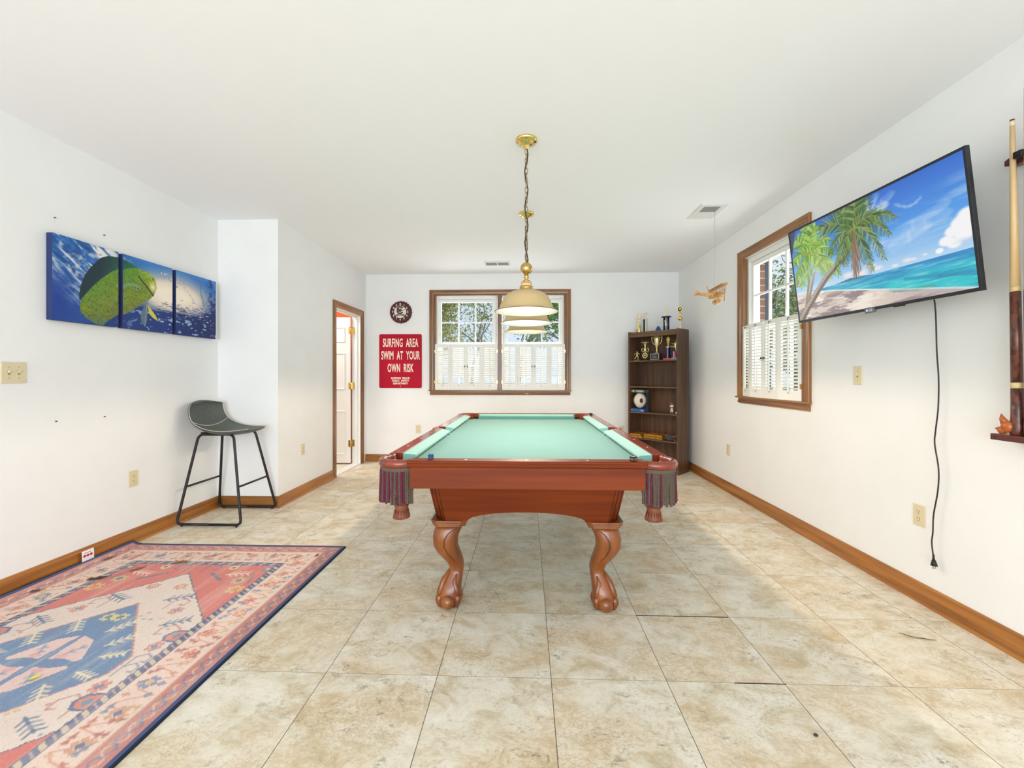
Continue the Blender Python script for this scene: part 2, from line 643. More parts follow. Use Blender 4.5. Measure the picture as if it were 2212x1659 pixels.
# ---- the passage behind the open door
m_orange = mat('orange_wall_paint', (214, 98, 42), 0.8)
m_pale = mat('pale_vinyl', (226, 220, 206), 0.5)
struct('floor_passage', MB().box((-4.3, 4.2, -0.05), (XC - 0.0, YF + 0.5, 0.002)).box((-4.3, 4.2, -0.05), (XC - 0.11, 4.9, 0.002)), m_pale)
struct('wall_passage_far', MB().box((-4.4, YF + 0.14, 0), (XC - 0.12, YF + 0.26, ZC)), m_orange)
struct('wall_passage_near', MB().box((-4.4, 4.1, 0), (-4.28, YF + 0.2, ZC)).box((-4.4, 4.0, 0), (XC - 0.11, 4.12, ZC)), m_wall)
struct('ceiling_passage', MB().box((-4.4, 4.0, ZC), (XC - 0.11, YF + 0.3, ZC + 0.1)), m_wall)
area_light('passage_fill_light', (-3.2, 5.1, 2.6), (0, 0, 0), 0.5, 0.5, 30, (1.0, 0.93, 0.85))  # unseen fill lamp, added to whiten the door leaf

# ---- baseboards
BP = [(0, 0), (0.026, 0), (0.026, 0.005), (0.021, 0.015), (0.0145, 0.019), (0.0145, 0.084), (0.011, 0.093), (0.011, 0.097), (0.005, 0.104), (0, 0.104)]
def baseboard(name, fn, u0, u1, m, c0=0.0, c1=0.0):
    """c0, c1: mitre direction at the ends (+1 longer in front, -1 shorter)"""
    a = [fn(u0 - c0 * n, w, n) for n, w in BP]
    b = [fn(u1 + c1 * n, w, n) for n, w in BP]
    return struct(name, MB().loft([a, b], smooth=False), m)
baseboard('baseboard_left', LW, YB, YR, m_oak_y, 0, -1)
baseboard('baseboard_return', lambda u, w, n: (u, YR - n, w), XL, XC, m_oak, -1, 1)
baseboard('baseboard_left_beyond_corner', LF, YR, DU0 - 0.073, m_oak_y, 1, 0)
baseboard('baseboard_far', FW, XC, XR, m_oak, 0, -1)
baseboard('baseboard_right', RW, YB, YF, m_oak_y, 0, -1)

# ---- glass
def glass_material():
    m = bpy.data.materials.new('window_glass')
    m.use_nodes = True
    t = m.node_tree
    t.nodes.clear()
    o = t.nodes.new('ShaderNodeOutputMaterial')
    mx = t.nodes.new('ShaderNodeMixShader')
    tr = t.nodes.new('ShaderNodeBsdfTransparent')
    tr.inputs[0].default_value = (0.96, 0.98, 0.98, 1)
    gl = t.nodes.new('ShaderNodeBsdfGlossy')
    gl.inputs['Roughness'].default_value = 0.02
    fr = t.nodes.new('ShaderNodeFresnel')
    fr.inputs[0].default_value = 1.45
    t.links.new(fr.outputs[0], mx.inputs[0])
    t.links.new(tr.outputs[0], mx.inputs[1])
    t.links.new(gl.outputs[0], mx.inputs[2])
    t.links.new(mx.outputs[0], o.inputs[0])
    return m
m_glass = glass_material()

CAS = [(0, 0), (0, 0.012), (0.010, 0.016), (0.022, 0.013), (0.046, 0.017), (0.056, 0.024), (0.078, 0.024), (0.080, 0.018), (0.080, 0)]
def sash(fn, u0, u1, w0, w1, n0, parent, cols=3, rows=2, stile=0.042):
    """white sash with muntins at depth n0 (negative = behind the wall face)"""
    mb = MB()
    d = 0.034
    def bar(a, b, c, e, dd=0.0):
        mb.hexa([fn(a, c, n0 - dd), fn(b, c, n0 - dd), fn(b, c, n0 - d + dd), fn(a, c, n0 - d + dd), fn(a, e, n0 - dd), fn(b, e, n0 - dd), fn(b, e, n0 - d + dd), fn(a, e, n0 - d + dd)])
    bar(u0, u0 + stile, w0, w1)
    bar(u1 - stile, u1, w0, w1)
    bar(u0 + stile, u1 - stile, w0, w0 + stile)
    bar(u0 + stile, u1 - stile, w1 - stile, w1)
    a, b, c, e = u0 + stile, u1 - stile, w0 + stile, w1 - stile
    for i in range(1, cols):
        x = a + (b - a) * i / cols
        bar(x - 0.009, x + 0.009, c, e, 0.006)
    for j in range(1, rows):
        y = c + (e - c) * j / rows
        bar(a, b, y - 0.009, y + 0.009, 0.0065)
    o = part('sash', mb, m_white, parent, world=True, bevel=0.002)
    gm = MB()
    gm.add([fn(a, c, n0 - 0.017), fn(b, c, n0 - 0.017), fn(b, e, n0 - 0.017), fn(a, e, n0 - 0.017)], [(0, 1, 2, 3)])
    part('glass', gm, m_glass, o, world=False)
    return o

def window(name, fn, bays, m_cas, m_up, m_side):
    u0, u1 = bays[0][0], bays[-1][1]
    cas = MB().frame(u0, u1, WB - 0.006, WT, CAS, fn, u_shape=True, up=1)
    w = struct(name, cas, [m_cas, m_side], None)
    # wooden lining of the reveal
    ln = MB()
    for a in (u0, u1):
        s = 0.012 if a == u0 else -0.012
        ln.hexa([fn(a, WB, 0.012), fn(a + s, WB, 0.012), fn(a + s, WB, -0.03), fn(a, WB, -0.03), fn(a, WT, 0.012), fn(a + s, WT, 0.012), fn(a + s, WT, -0.03), fn(a, WT, -0.03)])
    part('jamb_lining', ln, m_up, w)
    for i in range(len(bays) - 1):
        a, b = bays[i][1], bays[i + 1][0]
        mu = MB()
        mu.hexa([fn(a, WB, 0.014), fn(b, WB, 0.014), fn(b, WB, -0.13), fn(a, WB, -0.13), fn(a, WT, 0.014), fn(b, WT, 0.014), fn(b, WT, -0.13), fn(a, WT, -0.13)])
        part('mullion', mu, m_up, w, bevel=0.004)
    e = 0.088
    st = MB().hexa([fn(u0 - e, WB - 0.008, 0.040), fn(u1 + e, WB - 0.008, 0.040), fn(u1 + e, WB - 0.008, -0.05), fn(u0 - e, WB - 0.008, -0.05),
                    fn(u0 - e, WB + 0.008, 0.034), fn(u1 + e, WB + 0.008, 0.034), fn(u1 + e, WB + 0.008, -0.05), fn(u0 - e, WB + 0.008, -0.05)])
    # the sill sits in the opening only; its horns lie on the wall
    part('sill', MB().prism([(u0 - e, 0.0), (u1 + e, 0.0), (u1 + e, 0.042), (u0 - e, 0.042)], lambda u, q, n: fn(u, n, q), WB - 0.010, WB + 0.006), m_cas, w, bevel=0.003)
    ap = [(0.0, 0.0), (0.020, 0.010), (0.024, 0.022), (0.017, 0.040), (0.017, 0.058), (0.0, 0.058)]
    a = [fn(u0 - 0.072, WB - 0.010 - 0.058 + z, n) for n, z in ap]
    b = [fn(u1 + 0.072, WB - 0.010 - 0.058 + z, n) for n, z in ap]
    part('apron', MB().loft([a, b], smooth=False), m_cas, w, bevel=0.002)
    for (a, b) in bays:
        fr = MB()
        def blk(p, q, r, s, n0=-0.032, n1=-0.135):
            fr.hexa([fn(p, r, n0), fn(q, r, n0), fn(q, r, n1), fn(p, r, n1), fn(p, s, n0), fn(q, s, n0), fn(q, s, n1), fn(p, s, n1)])
        i = 0.0125
        blk(a + i, a + i + 0.030, WB, WT)
        blk(b - i - 0.030, b - i, WB, WT)
        blk(a + i + 0.03, b - i - 0.03, WT - 0.045, WT)
        blk(a + i + 0.03, b - i - 0.03, WB, WB + 0.03)
        part('frame', fr, m_white, w, bevel=0.003)
        sash(fn, a + i + 0.026, b - i - 0.026, 1.655, WT - 0.047, -0.052, w)
        sash(fn, a + i + 0.026, b - i - 0.026, WB + 0.028, 1.697, -0.090, w)
    return w
window('window_1', FW, BAY, m_oak_h, m_oak_z, m_oak_z)
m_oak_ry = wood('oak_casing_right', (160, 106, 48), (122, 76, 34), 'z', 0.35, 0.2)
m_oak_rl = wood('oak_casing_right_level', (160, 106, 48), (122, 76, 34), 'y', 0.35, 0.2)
window('window_2', RW, [RB], m_oak_rl, m_oak_z, m_oak_ry)

# ---- interior half shutters
m_shut = mat('shutter_paint', (238, 236, 228), 0.5)
m_iron = mat('dark_iron', (60, 52, 44), 0.5, 0.6)
def shutter_panel(parent, P0, dirv, nrm, w, h, ang, hook=False, hinge=True, top_hook=False):
    """panel standing at P0 (bottom, hinge side), running along dirv; nrm points into the room"""
    d, n, up = Vector(dirv).normalized(), Vector(nrm).normalized(), Vector((0, 0, 1))
    P0 = Vector(P0)
    fn = lambda u, z, q: tuple(P0 + d * u + up * z + n * q)
    th = 0.020
    def blk(mb, a, b, c, e, q0=0.0, q1=-th):
        mb.hexa([fn(a, c, q0), fn(b, c, q0), fn(b, c, q1), fn(a, c, q1), fn(a, e, q0), fn(b, e, q0), fn(b, e, q1), fn(a, e, q1)])
    s, tr, br = 0.033, 0.040, 0.078
    g = 0.0012
    mb = MB()
    blk(mb, g, s, 0, h)
    blk(mb, w - s, w - g, 0, h)
    blk(mb, s, w - s, 0, br)
    blk(mb, s, w - s, h - tr, h)
    p = part('shutter_panel', mb, m_shut, parent, world=True, bevel=0.0015)
    lv = MB()
    nl = 20
    for i in range(nl):
        z = br + (h - tr - br) * (i + 0.5) / nl
        cs, sn = math.cos(ang[i % len(ang)]), math.sin(ang[i % len(ang)])
        hw, ht = 0.0155, 0.0026
        pr = []
        for a, b in ((-hw, 0), (-hw * 0.5, ht), (hw * 0.5, ht), (hw, 0), (hw * 0.5, -ht), (-hw * 0.5, -ht)):
            pr.append((a * cs - b * sn, a * sn + b * cs))
        lv.loft([[fn(s, z + zz, -th / 2 + q) for q, zz in pr], [fn(w - s, z + zz, -th / 2 + q) for q, zz in pr]], smooth=False)
    part('louvers', lv, m_shut, p, world=False).parent = p
    M = world_loc(parent).inverted()
    p.children[0].data.transform(M)
    extras = []
    rod = MB()
    blk(rod, w / 2 - 0.0045, w / 2 + 0.0045, br - 0.012, h - tr + 0.004, 0.016, 0.007)
    extras.append(('tilt_rod', rod, m_shut))
    pin = MB().tube([fn(w / 2, br - 0.012, 0.009), fn(w / 2, br - 0.018, 0.011), fn(w / 2, br - 0.026, 0.008)], 0.0022, 6)
    extras.append(('rod_staple', pin, m_iron))
    if hinge:
        for z in (0.09, h - 0.12):
            hm = MB()
            blk(hm, -0.006, 0.012, z, z + 0.04, 0.0035, -0.002)
            extras.append(('hinge', hm, m_brass))
    if hook:
        u = w - 0.018
        hk = MB().ball(fn(u, h * 0.52, 0.009), 0.008, 8).cyl(fn(u, h * 0.52, 0.0), fn(u, h * 0.52, 0.008), 0.004, seg=6)
        hk.tube([fn(u + 0.0, h * 0.52, 0.012), fn(u - 0.004, h * 0.52 - 0.014, 0.014), fn(u - 0.002, h * 0.52 - 0.026, 0.012)], 0.0022, 6)
        extras.append(('latch_knob', hk, m_iron))
    if top_hook:
        hk = MB().tube([fn(w / 2, h - 0.018, 0.0), fn(w / 2, h - 0.018, 0.012), fn(w / 2 + 0.003, h - 0.030, 0.014), fn(w / 2 - 0.002, h - 0.040, 0.010)], 0.0028, 6)
        extras.append(('hook', hk, m_iron))
    for nm, q, mm in extras:
        part(nm, q, mm, p).data.transform(M)
    return p

random.seed(4)
SH = 0.642
def angs(base, flip=()):
    return [base + random.uniform(-0.07, 0.07) if i not in flip else base - 0.5 for i in range(20)]
for bi, ((a, b), lab, aa) in enumerate(zip(BAY, ('white louvred half shutters in the left half of the wide far window',
                                                   'white louvred half shutters in the right half of the wide far window'),
                              ((0.60, 0.80, 0.62, 0.98), (0.50, 0.80, 0.46, 0.42)))):
    t = thing('window_shutters', lab, 'shutters', ((a + b) / 2, YF - 0.0, WB + 0.008), 0, 'half shutters of the two windows')
    w = (b - a - 0.004) / 4
    for i in range(4):
        left = i < 2
        x0 = a + 0.002 + w * i if left else a + 0.002 + w * (i + 1)
        ag = angs(aa[i], (0, 1, 2, 3) if i % 2 else (18, 19))
        shutter_panel(t, (x0 if left else x0, YF - 0.026, WB + 0.009), (1, 0, 0) if left else (-1, 0, 0), (0, -1, 0), w, SH, ag, hook=i in (1, 2), hinge=i in (0, 3))
t = thing('window_shutters', 'white louvred half shutters folded slightly inward in the right wall window', 'shutters', (XR, 3.72, WB + 0.008), 0, 'half shutters of the two windows')
pA, pB, pC, pD, pE = (2.106, 4.158), (2.064, 3.944), (2.064, 3.727), (2.058, 3.508), (2.106, 3.284)
for p, q, hk, hg, ag in ((pA, pB, False, True, 0.5), (pB, pC, True, False, 0.42), (pD, pC, True, False, 0.42), (pE, pD, False, True, 0.5)):
    d = Vector((q[0] - p[0], q[1] - p[1], 0))
    n = Vector((-1, 0, 0)) - d.normalized() * Vector((-1, 0, 0)).dot(d.normalized())
    shutter_panel(t, (p[0], p[1], WB + 0.009), d, n, d.length - 0.002, 0.672, angs(ag), hook=hk, hinge=hg, top_hook=True)

# ---- door to the passage
jb = MB()
for a, b in ((DU0, DU0 + 0.02), (DU1 - 0.02, DU1)):
    jb.box((XC - 0.112, a, 0), (XC + 0.002, b, DT))
jb.box((XC - 0.112, DU0 + 0.02, DT - 0.02), (XC + 0.002, DU1 - 0.02, DT))
jb.box((XC - 0.068, DU0 + 0.02, 0), (XC - 0.036, DU0 + 0.032, DT - 0.02)).box((XC - 0.068, DU1 - 0.032, 0), (XC - 0.036, DU1 - 0.02, DT - 0.02))
jb.box((XC - 0.068, DU0 + 0.032, DT - 0.032), (XC - 0.036, DU1 - 0.032, DT - 0.02))
door = struct('door_1', jb, m_white, bevel=0.002)
CASD = [(-0.006, 0), (-0.006, 0.010), (0.004, 0.014), (0.014, 0.012), (0.044, 0.016), (0.052, 0.021), (0.070, 0.021), (0.072, 0.0)]
part('casing', MB().frame(DU0, DU1, 0, DT, CASD, LF, u_shape=True, up=1), [m_oak_y, m_oak_z], door)
part('threshold', MB().box((XC - 0.112, DU0 + 0.02, 0.0), (XC - 0.002, DU1 - 0.02, 0.014)), m_white, door, bevel=0.004)
HX, HY = XC - 0.115, DU1 - 0.022
leaf = MB().box((HX - 0.735, HY - 0.035, 0.022), (HX - 0.008, HY, DT - 0.03))
lf = part('door_leaf', leaf, m_white, door, bevel=0.002)
pan = MB()
for zc, hh in ((1.78, 0.17), (1.28, 0.46), (0.44, 0.56)):
    for xc in (HX - 0.20, HX - 0.54):
        pan.frame(xc - 0.105, xc + 0.105, zc - hh / 2, zc + hh / 2, [(0, 0), (0, 0.003), (0.012, 0.010), (0.022, 0.0)], lambda u, w, n: (u, HY - 0.035 - n, w))
part('panel_moulding', pan, m_white, lf)
for z in (0.29, 1.08, 1.84):
    hg = MB().box((HX - 0.032, HY - 0.0385, z - 0.045), (HX - 0.004, HY - 0.034, z + 0.045)).box((HX + 0.004, HY - 0.010, z - 0.045), (HX + 0.036, HY + 0.003, z + 0.045))
    hg.cyl((HX, HY - 0.041, z - 0.048), (HX, HY - 0.041, z + 0.048), 0.0075, seg=10)
    hg.box((HX + 0.002, HY - 0.042, z - 0.045), (HX + 0.006, HY + 0.0, z + 0.045))
    part('hinge', hg, m_brass, lf)

# ---- ceiling registers
m_grey_grille = mat('grey_grille', (150, 150, 144), 0.6)
m_regw = mat('register_white', (228, 228, 224), 0.6)
def register(label, x0, x1, y0, y1, cells, board=None):
    t = thing('ceiling_register', label, 'air vent', ((x0 + x1) / 2, (y0 + y1) / 2, ZC))
    fr = MB()
    if board:
        fr.box((board[0], board[2], ZC - 0.005), (board[1], board[3], ZC))
    fr.box((x0, y0, ZC - 0.010), (x1, y1, ZC - (0.005 if board else 0)))
    part('plate', fr, m_regw, t, world=True, bevel=0.003)
    for (a, b, c, d) in cells:
        q = MB().box((a, c, ZC - 0.0115), (b, d, ZC - 0.010))
        g = part('grille', q, m_grey_grille, t, world=True)
        sl = MB()
        n = 7
        for i in range(n):
            y = c + (d - c) * (i + 0.5) / n
            sl.box((a, y - 0.003, ZC - 0.0132), (b, y + 0.003, ZC - 0.0115))
        s = part('slats', sl, m_grey_grille, g)
        s.data.transform(world_loc(t).inverted())
register('narrow two part ceiling vent above the wide far window', -0.535, -0.205, 5.27, 5.445, [(-0.515, -0.378, 5.295, 5.42), (-0.362, -0.228, 5.295, 5.42)])
register('square ceiling vent with the toy biplane hanging from its corner', 1.475, 1.685, 3.575, 3.775, [(1.512, 1.648, 3.612, 3.725)], board=(1.47, 1.70, 3.57, 3.90))

# ---- electrical plates
def outlet(label, fn, u, w, flip=1):
    c = Vector(fn(u, w, 0))
    t = thing('wall_outlet', label, 'outlet', c, 0, 'ivory duplex outlets along the walls')
    mb = MB().prism([(u - 0.035, w - 0.058), (u + 0.035, w - 0.058), (u + 0.035, w + 0.058), (u - 0.035, w + 0.058)], fn, 0, 0.006)
    part('cover_plate', mb, m_ivory, t, world=True, bevel=0.003)
    for s in (-1, 1):
        cw = w + s * 0.0195
        pts = []
        for k in range(20):
            a = 2 * PI * k / 20
            pts.append((u + max(-0.0125, min(0.0125, 0.017 * math.cos(a))), cw + 0.0145 * math.sin(a)))
        r = part('receptacle', MB().prism(pts, fn, 0.006, 0.0085), m_ivory, t, world=True)
        sl = MB()
        for du, hh in ((-0.0065, 0.0045), (0.0065, 0.0038)):
            sl.prism([(u + du - 0.0013, cw + 0.004 - hh), (u + du + 0.0013, cw + 0.004 - hh), (u + du + 0.0013, cw + 0.004 + hh), (u + du - 0.0013, cw + 0.004 + hh)], fn, 0.0085, 0.0088)
        sl.prism([(u + 0.0028 * math.cos(a * PI / 4), cw - 0.0075 + 0.0028 * math.sin(a * PI / 4)) for a in range(8)], fn, 0.0085, 0.0088)
        s_ = part('slots', sl, m_slot, r)
        s_.data.transform(world_loc(t).inverted())
    part('screw', MB().prism([(u + 0.003 * math.cos(a * PI / 4), w + 0.003 * math.sin(a * PI / 4)) for a in range(8)], fn, 0.006, 0.0075), m_ivory, t, world=True)
    return t
outlet('ivory outlet low on the left wall between the rug and the bar stool', LW, 2.951, 0.467)
outlet('ivory outlet on the short wall between the column corner and the open door', LF, 4.213, 0.462)
outlet('ivory outlet on the far wall below the red sign', FW, -1.533, 0.462)
outlet('ivory outlet on the far wall just left of the bookcase', FW, 1.325, 0.462)
outlet('ivory outlet on the right wall under the window', RW, 4.466, 0.44)
outlet('ivory outlet on the right wall beside the hanging plug of the television cord', RW, 2.332, 0.461)

def switch(label, fn, u, w, gangs):
    t = thing('light_switch', label, 'light switch', fn(u, w, 0))
    hw = 0.035 + 0.023 * (gangs - 1)
    part('cover_plate', MB().prism([(u - hw, w - 0.060), (u + hw, w - 0.060), (u + hw, w + 0.060), (u - hw, w + 0.060)], fn, 0, 0.006), m_ivory, t, world=True, bevel=0.003)
    for i in range(gangs):
        cu = u + 0.046 * (i - (gangs - 1) / 2)
        r = part('toggle', MB().hexa([fn(cu - 0.005, w - 0.004, 0.006), fn(cu + 0.005, w - 0.004, 0.006), fn(cu + 0.005, w + 0.010, 0.006), fn(cu - 0.005, w + 0.010, 0.006),
                                     fn(cu - 0.004, w + 0.006, 0.018), fn(cu + 0.004, w + 0.006, 0.018), fn(cu + 0.004, w + 0.013, 0.017), fn(cu - 0.004, w + 0.013, 0.017)]), m_ivory, t, world=True)
        part('toggle_slot', MB().prism([(cu - 0.0058, w - 0.012), (cu + 0.0058, w - 0.012), (cu + 0.0058, w + 0.012), (cu - 0.0058, w + 0.012)], fn, 0.006, 0.0063), mat('switch_shadow_gap', (150, 128, 76), 0.6), t, world=True)
        for s in (-1, 1):
            part('screw', MB().prism([(cu + 0.0028 * math.cos(a * PI / 4), w + s * 0.030 + 0.0028 * math.sin(a * PI / 4)) for a in range(8)], fn, 0.006, 0.0072), mat('screw_head', (170, 158, 128), 0.5), t, world=True)
switch('ivory double light switch on the left wall below the fish canvases', LW, 2.239, 1.231, 2)
switch('ivory single light switch on the right wall below the television', RW, 2.751, 1.216, 1)
# ================================================================== POOL TABLE
m_cherry = wood('cherry_wood_level', (122, 52, 18), (100, 40, 15), 'x', 0.5, 0.0, 7)
for _m in (m_cherry,):
    nodes(_m)[1].inputs['Specular IOR Level'].default_value = 0.18
m_cherry_y = wood('cherry_wood_rail', (136, 50, 24), (110, 38, 18), 'y', 0.26, 0.5, 7)
m_cherry_leg = wood('golden_cherry_wood', (144, 80, 30), (112, 55, 19), 'z', 0.30, 0.30, 5)
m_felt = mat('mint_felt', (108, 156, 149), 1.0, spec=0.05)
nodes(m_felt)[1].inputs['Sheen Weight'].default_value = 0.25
m_felt_lit = mat('mint_felt_lit_tone', (130, 186, 174), 1.0, spec=0.05)  # same cloth as the bed, lightened to hold lamp light and sheen
nodes(m_felt_lit)[1].inputs['Sheen Weight'].default_value = 0.5
m_hole = mat('pocket_dark', (22, 18, 16), 0.9)
m_leather = mat('brown_leather', (128, 70, 44), 0.45)
m_pearl = mat('pearl_inlay', (236, 216, 176), 0.3)
m_burg = mat('burgundy_cord', (92, 24, 48), 0.8)
m_olive = mat('olive_grey_cord', (88, 76, 62), 0.8)

pt = thing('pool_table', 'cherry wood pool table with mint green cloth, claw foot legs and fringed pockets', 'pool table', (0.0, 3.14, 0))
NX, NY, OX, OY, ZB, ZR = 0.559, 1.1175, 0.690, 1.248, 0.772, 0.825

# playing bed with cut-outs for the pockets
bed = []
def arc(cx, cy, r, a0, a1, n=7):
    return [(cx + r * math.cos(math.radians(a0 + (a1 - a0) * i / n)), cy + r * math.sin(math.radians(a0 + (a1 - a0) * i / n))) for i in range(n + 1)]
bed += [(0.61, -1.09)] + arc(0.632, 0, 0.055, 247, 113) + [(0.61, 1.09)]
bed += arc(0.598, 1.155, 0.064, 280, 170) + arc(-0.598, 1.155, 0.064, 10, -100)
bed += [(-0.61, 1.09)] + arc(-0.632, 0, 0.055, 67, -67) + [(-0.61, -1.09)]
bed += arc(-0.598, -1.155, 0.064, 100, -10) + arc(0.598, -1.155, 0.064, 190, 80)
part('playing_cloth', MB().prism(bed, lambda u, w, n: (u, w, n), 0.745, ZB), m_felt, pt)

rail_prof = [(0.0, 0.790), (0.054, 0.790), (0.066, 0.796), (0.070, 0.803), (0.0655, 0.809), (0.0655, 0.812), (0.070, 0.815), (0.0695, 0.820), (0.064, 0.825), (0.0, 0.825)]
cush = [(0.620, 0.822), (0.566, 0.814), (0.559, 0.808), (0.566, 0.797), (0.592, 0.772), (0.620, 0.772)]
def diamonds(parent, pts):
    for x, y in pts:
        part('sight', MB().prism([(x - 0.006, y), (x, y - 0.010), (x + 0.006, y), (x, y + 0.010)], lambda u, w, n: (u, w, n), ZR - 0.002, ZR + 0.0006), m_pearl, parent)
for sx in (-1, 1):
    for sy in (-1, 1):
        a = [(sx * (0.62 + t), sy * 0.052, z) for t, z in rail_prof]
        b = [(sx * (0.62 + t), sy * 1.055, z) for t, z in rail_prof]
        r = part('side_rail', MB().loft([a, b], smooth=False), m_cherry_y, pt, bevel=0.0015)
        diamonds(r, [(sx * 0.656, sy * NY * k / 4) for k in (1, 2, 3)])
        a = [(sx * x, sy * (0.062 + 0.02 * (0.62 - x) / 0.06), z) for x, z in cush]
        b = [(sx * x, sy * (1.052 - 0.024 * (0.62 - x) / 0.06), z) for x, z in cush]
        part('side_cushion', MB().loft([a, b], smooth=False), m_felt_lit, pt)
for sy in (-1, 1):
    a = [(-0.543, sy * (1.178 + t), z) for t, z in rail_prof]
    b = [(0.543, sy * (1.178 + t), z) for t, z in rail_prof]
    r = part('end_rail', MB().loft([a, b], smooth=False), m_cherry, pt, bevel=0.0015)
    diamonds(r, [(NX * k / 2, sy * 1.212) for k in (-1, 0, 1)])
    a = [(-0.495 + 0.024 * (0.62 - x) / 0.06, sy * (x + 0.5585), z) for x, z in cush]
    b = [(0.495 - 0.024 * (0.62 - x) / 0.06, sy * (x + 0.5585), z) for x, z in cush]
    part('end_cushion', MB().loft([a, b], smooth=False), m_felt_lit, pt)
    part('end_apron', MB().box((-0.533, sy * 1.242 - 0.012, 0.697), (0.533, sy * 1.242 + (0.004 if sy > 0 else 0.012), 0.794)) if sy > 0 else MB().box((-0.533, -1.242, 0.697), (0.533, -1.222, 0.794)), m_cherry, pt, bevel=0.002)
    part('side_apron', MB().box((min(sy * 0.660, sy * 0.680), -1.06, 0.697), (max(sy * 0.660, sy * 0.680), 1.06, 0.794)), m_cherry_y, pt, bevel=0.002)

# pockets
def rope(mb, p, q, r, pitch, m, ph=0.0):
    p, q = Vector(p), Vector(q)
    L = (q - p).length
    n = max(6, int(L / pitch * 5))
    rings = []
    for i in range(n + 1):
        t = i / n
        c = p.lerp(q, t)
        a = ph + 2 * PI * t * L / pitch
        k = 1.0 if i < n else 0.5
        ring = []
        for j in range(8):
            b = 2 * PI * j / 8
            rr = r * (0.50 + 0.62 * abs(math.cos(b - a))) * k
            ring.append((c.x + rr * math.cos(b), c.y + rr * math.sin(b), c.z))
        rings.append(ring)
    mb.loft(rings, m)
def twisted(mb, p, q, r, pitch, m, ph=0.0):
    p, q = Vector(p), Vector(q)
    L = (q - p).length
    n = int(L / pitch * 7)
    for h in (0, PI):
        pts = []
        for i in range(n + 1):
            t = i / n
            a = ph + h + 2 * PI * t * L / pitch
            c = p.lerp(q, t)
            pts.append((c.x + 0.55 * r * math.cos(a), c.y + 0.55 * r * math.sin(a), c.z))
        mb.tube(pts, 0.58 * r, 5, m)
def pocket(cx, cy, a0, a1, rin, rout, near=False):
    """casting round the pocket from angle a0 to a1 (degrees), fringe and leather pouch below"""
    n = 18
    rings = []
    for i in range(n + 1):
        a = math.radians(a0 + (a1 - a0) * i / n)
        ca, sa = math.cos(a), math.sin(a)
        pr = [(rin, 0.800), (rin + 0.002, 0.818), (rin + 0.010, 0.8265), (rout - 0.012, 0.8265), (rout - 0.002, 0.820), (rout + 0.002, 0.808), (rout - 0.001, 0.796), (rout - 0.006, 0.789), (rin + 0.004, 0.789)]
        rings.append([(cx + r * ca, cy + r * sa, z) for r, z in pr])
    part('pocket_casting', MB().loft(rings), m_cherry_y, pt)
    lin_ = MB()
    rg = []
    for i in range(n + 1):
        a = math.radians(a0 + (a1 - a0) * i / n)
        rg.append([(cx + r * math.cos(a), cy + r * math.sin(a), z) for r, z in ((rin + 0.001, 0.805), (rin + 0.006, 0.795), (rin + 0.0, 0.70), (rin - 0.004, 0.70), (rin - 0.004, 0.795))])
    lin_.loft(rg)
    part('pocket_lining', lin_, m_leather, pt)
    # leather pouch of straps ending in a cup
    po = MB()
    ns = 9
    for k in range(ns):
        a = 2 * PI * k / ns
        w = 0.62
        pts = []
        for rr, z, ww in ((rin - 0.006, 0.752, 0.30), (rin - 0.004, 0.71, 0.26), (0.056, 0.665, 0.24), (0.047, 0.625, 0.26), (0.037, 0.598, 0.34)):
            pts.append([(cx + (rr + o) * math.cos(a + s * ww), cy + (rr + o) * math.sin(a + s * ww), z) for s, o in ((-1, 0), (1, 0), (1, -0.004), (-1, -0.004))])
        po.loft(pts)
    po.lathe([(0.030, 0.600), (0.038, 0.604), (0.031, 0.585), (0.030, 0.565), (0.036, 0.545), (0.038, 0.535), (0.030, 0.535)], 18, (cx, cy, 0))
    for k in range(18):
        a = 2 * PI * k / 18
        po.tube([(cx + 0.0305 * math.cos(a), cy + 0.0305 * math.sin(a), 0.575), (cx + 0.037 * math.cos(a), cy + 0.037 * math.sin(a), 0.545), (cx + 0.0385 * math.cos(a), cy + 0.0385 * math.sin(a), 0.535)], 0.003, 5)
    part('pocket_pouch', po, m_leather, pt)
    if True:
        fr = MB()
        ns = max(8, int((a1 - a0) / 360 * 2 * PI * rout / 0.0108))
        rb = rout - 0.010
        hb = []
        for i in range(n + 1):
            a = math.radians(a0 + 4 + (a1 - a0 - 8) * i / n)
            hb.append([(cx + r * math.cos(a), cy + r * math.sin(a), z) for r, z in ((rb - 0.003, 0.789), (rb + 0.004, 0.789), (rb + 0.004, 0.772), (rb - 0.003, 0.772))])
        fr.loft(hb, 1, smooth=False)
        R = random.Random(int(cx * 100 + cy * 1000))
        for i in range(ns):
            a = math.radians(a0 + 4 + (a1 - a0 - 8) * (i + 0.5) / ns)
            ca, sa = math.cos(a), math.sin(a)
            b = a + R.uniform(-0.03, 0.03)
            dr = R.uniform(-0.004, 0.006)
            zb = 0.628 + R.uniform(-0.007, 0.008)
            front = (i / ns if cx < 0 else 1 - i / ns)
            mi = 0 if R.random() < ((0.92 if front < 0.58 else 0.45) if cx < 0 else (0.55 if front < 0.5 else 0.12)) else 1
            (twisted if near else rope)(fr, (cx + rb * ca, cy + rb * sa, 0.774), (cx + (rb + dr) * math.cos(b), cy + (rb + dr) * math.sin(b), zb), 0.0060, 0.0130, mi, i)
        part('fringe', fr, [m_burg, m_olive], pt)
pocket(-0.598, -1.150, 128, 322, 0.070, 0.104, True)
pocket(0.598, -1.150, 218, 412, 0.070, 0.104, True)
pocket(-0.598, 1.150, 38, 232, 0.070, 0.104)
pocket(0.598, 1.150, -52, 142, 0.070, 0.104)
pocket(0.622, 0, -48, 48, 0.060, 0.086)
pocket(-0.622, 0, 132, 228, 0.060, 0.086)

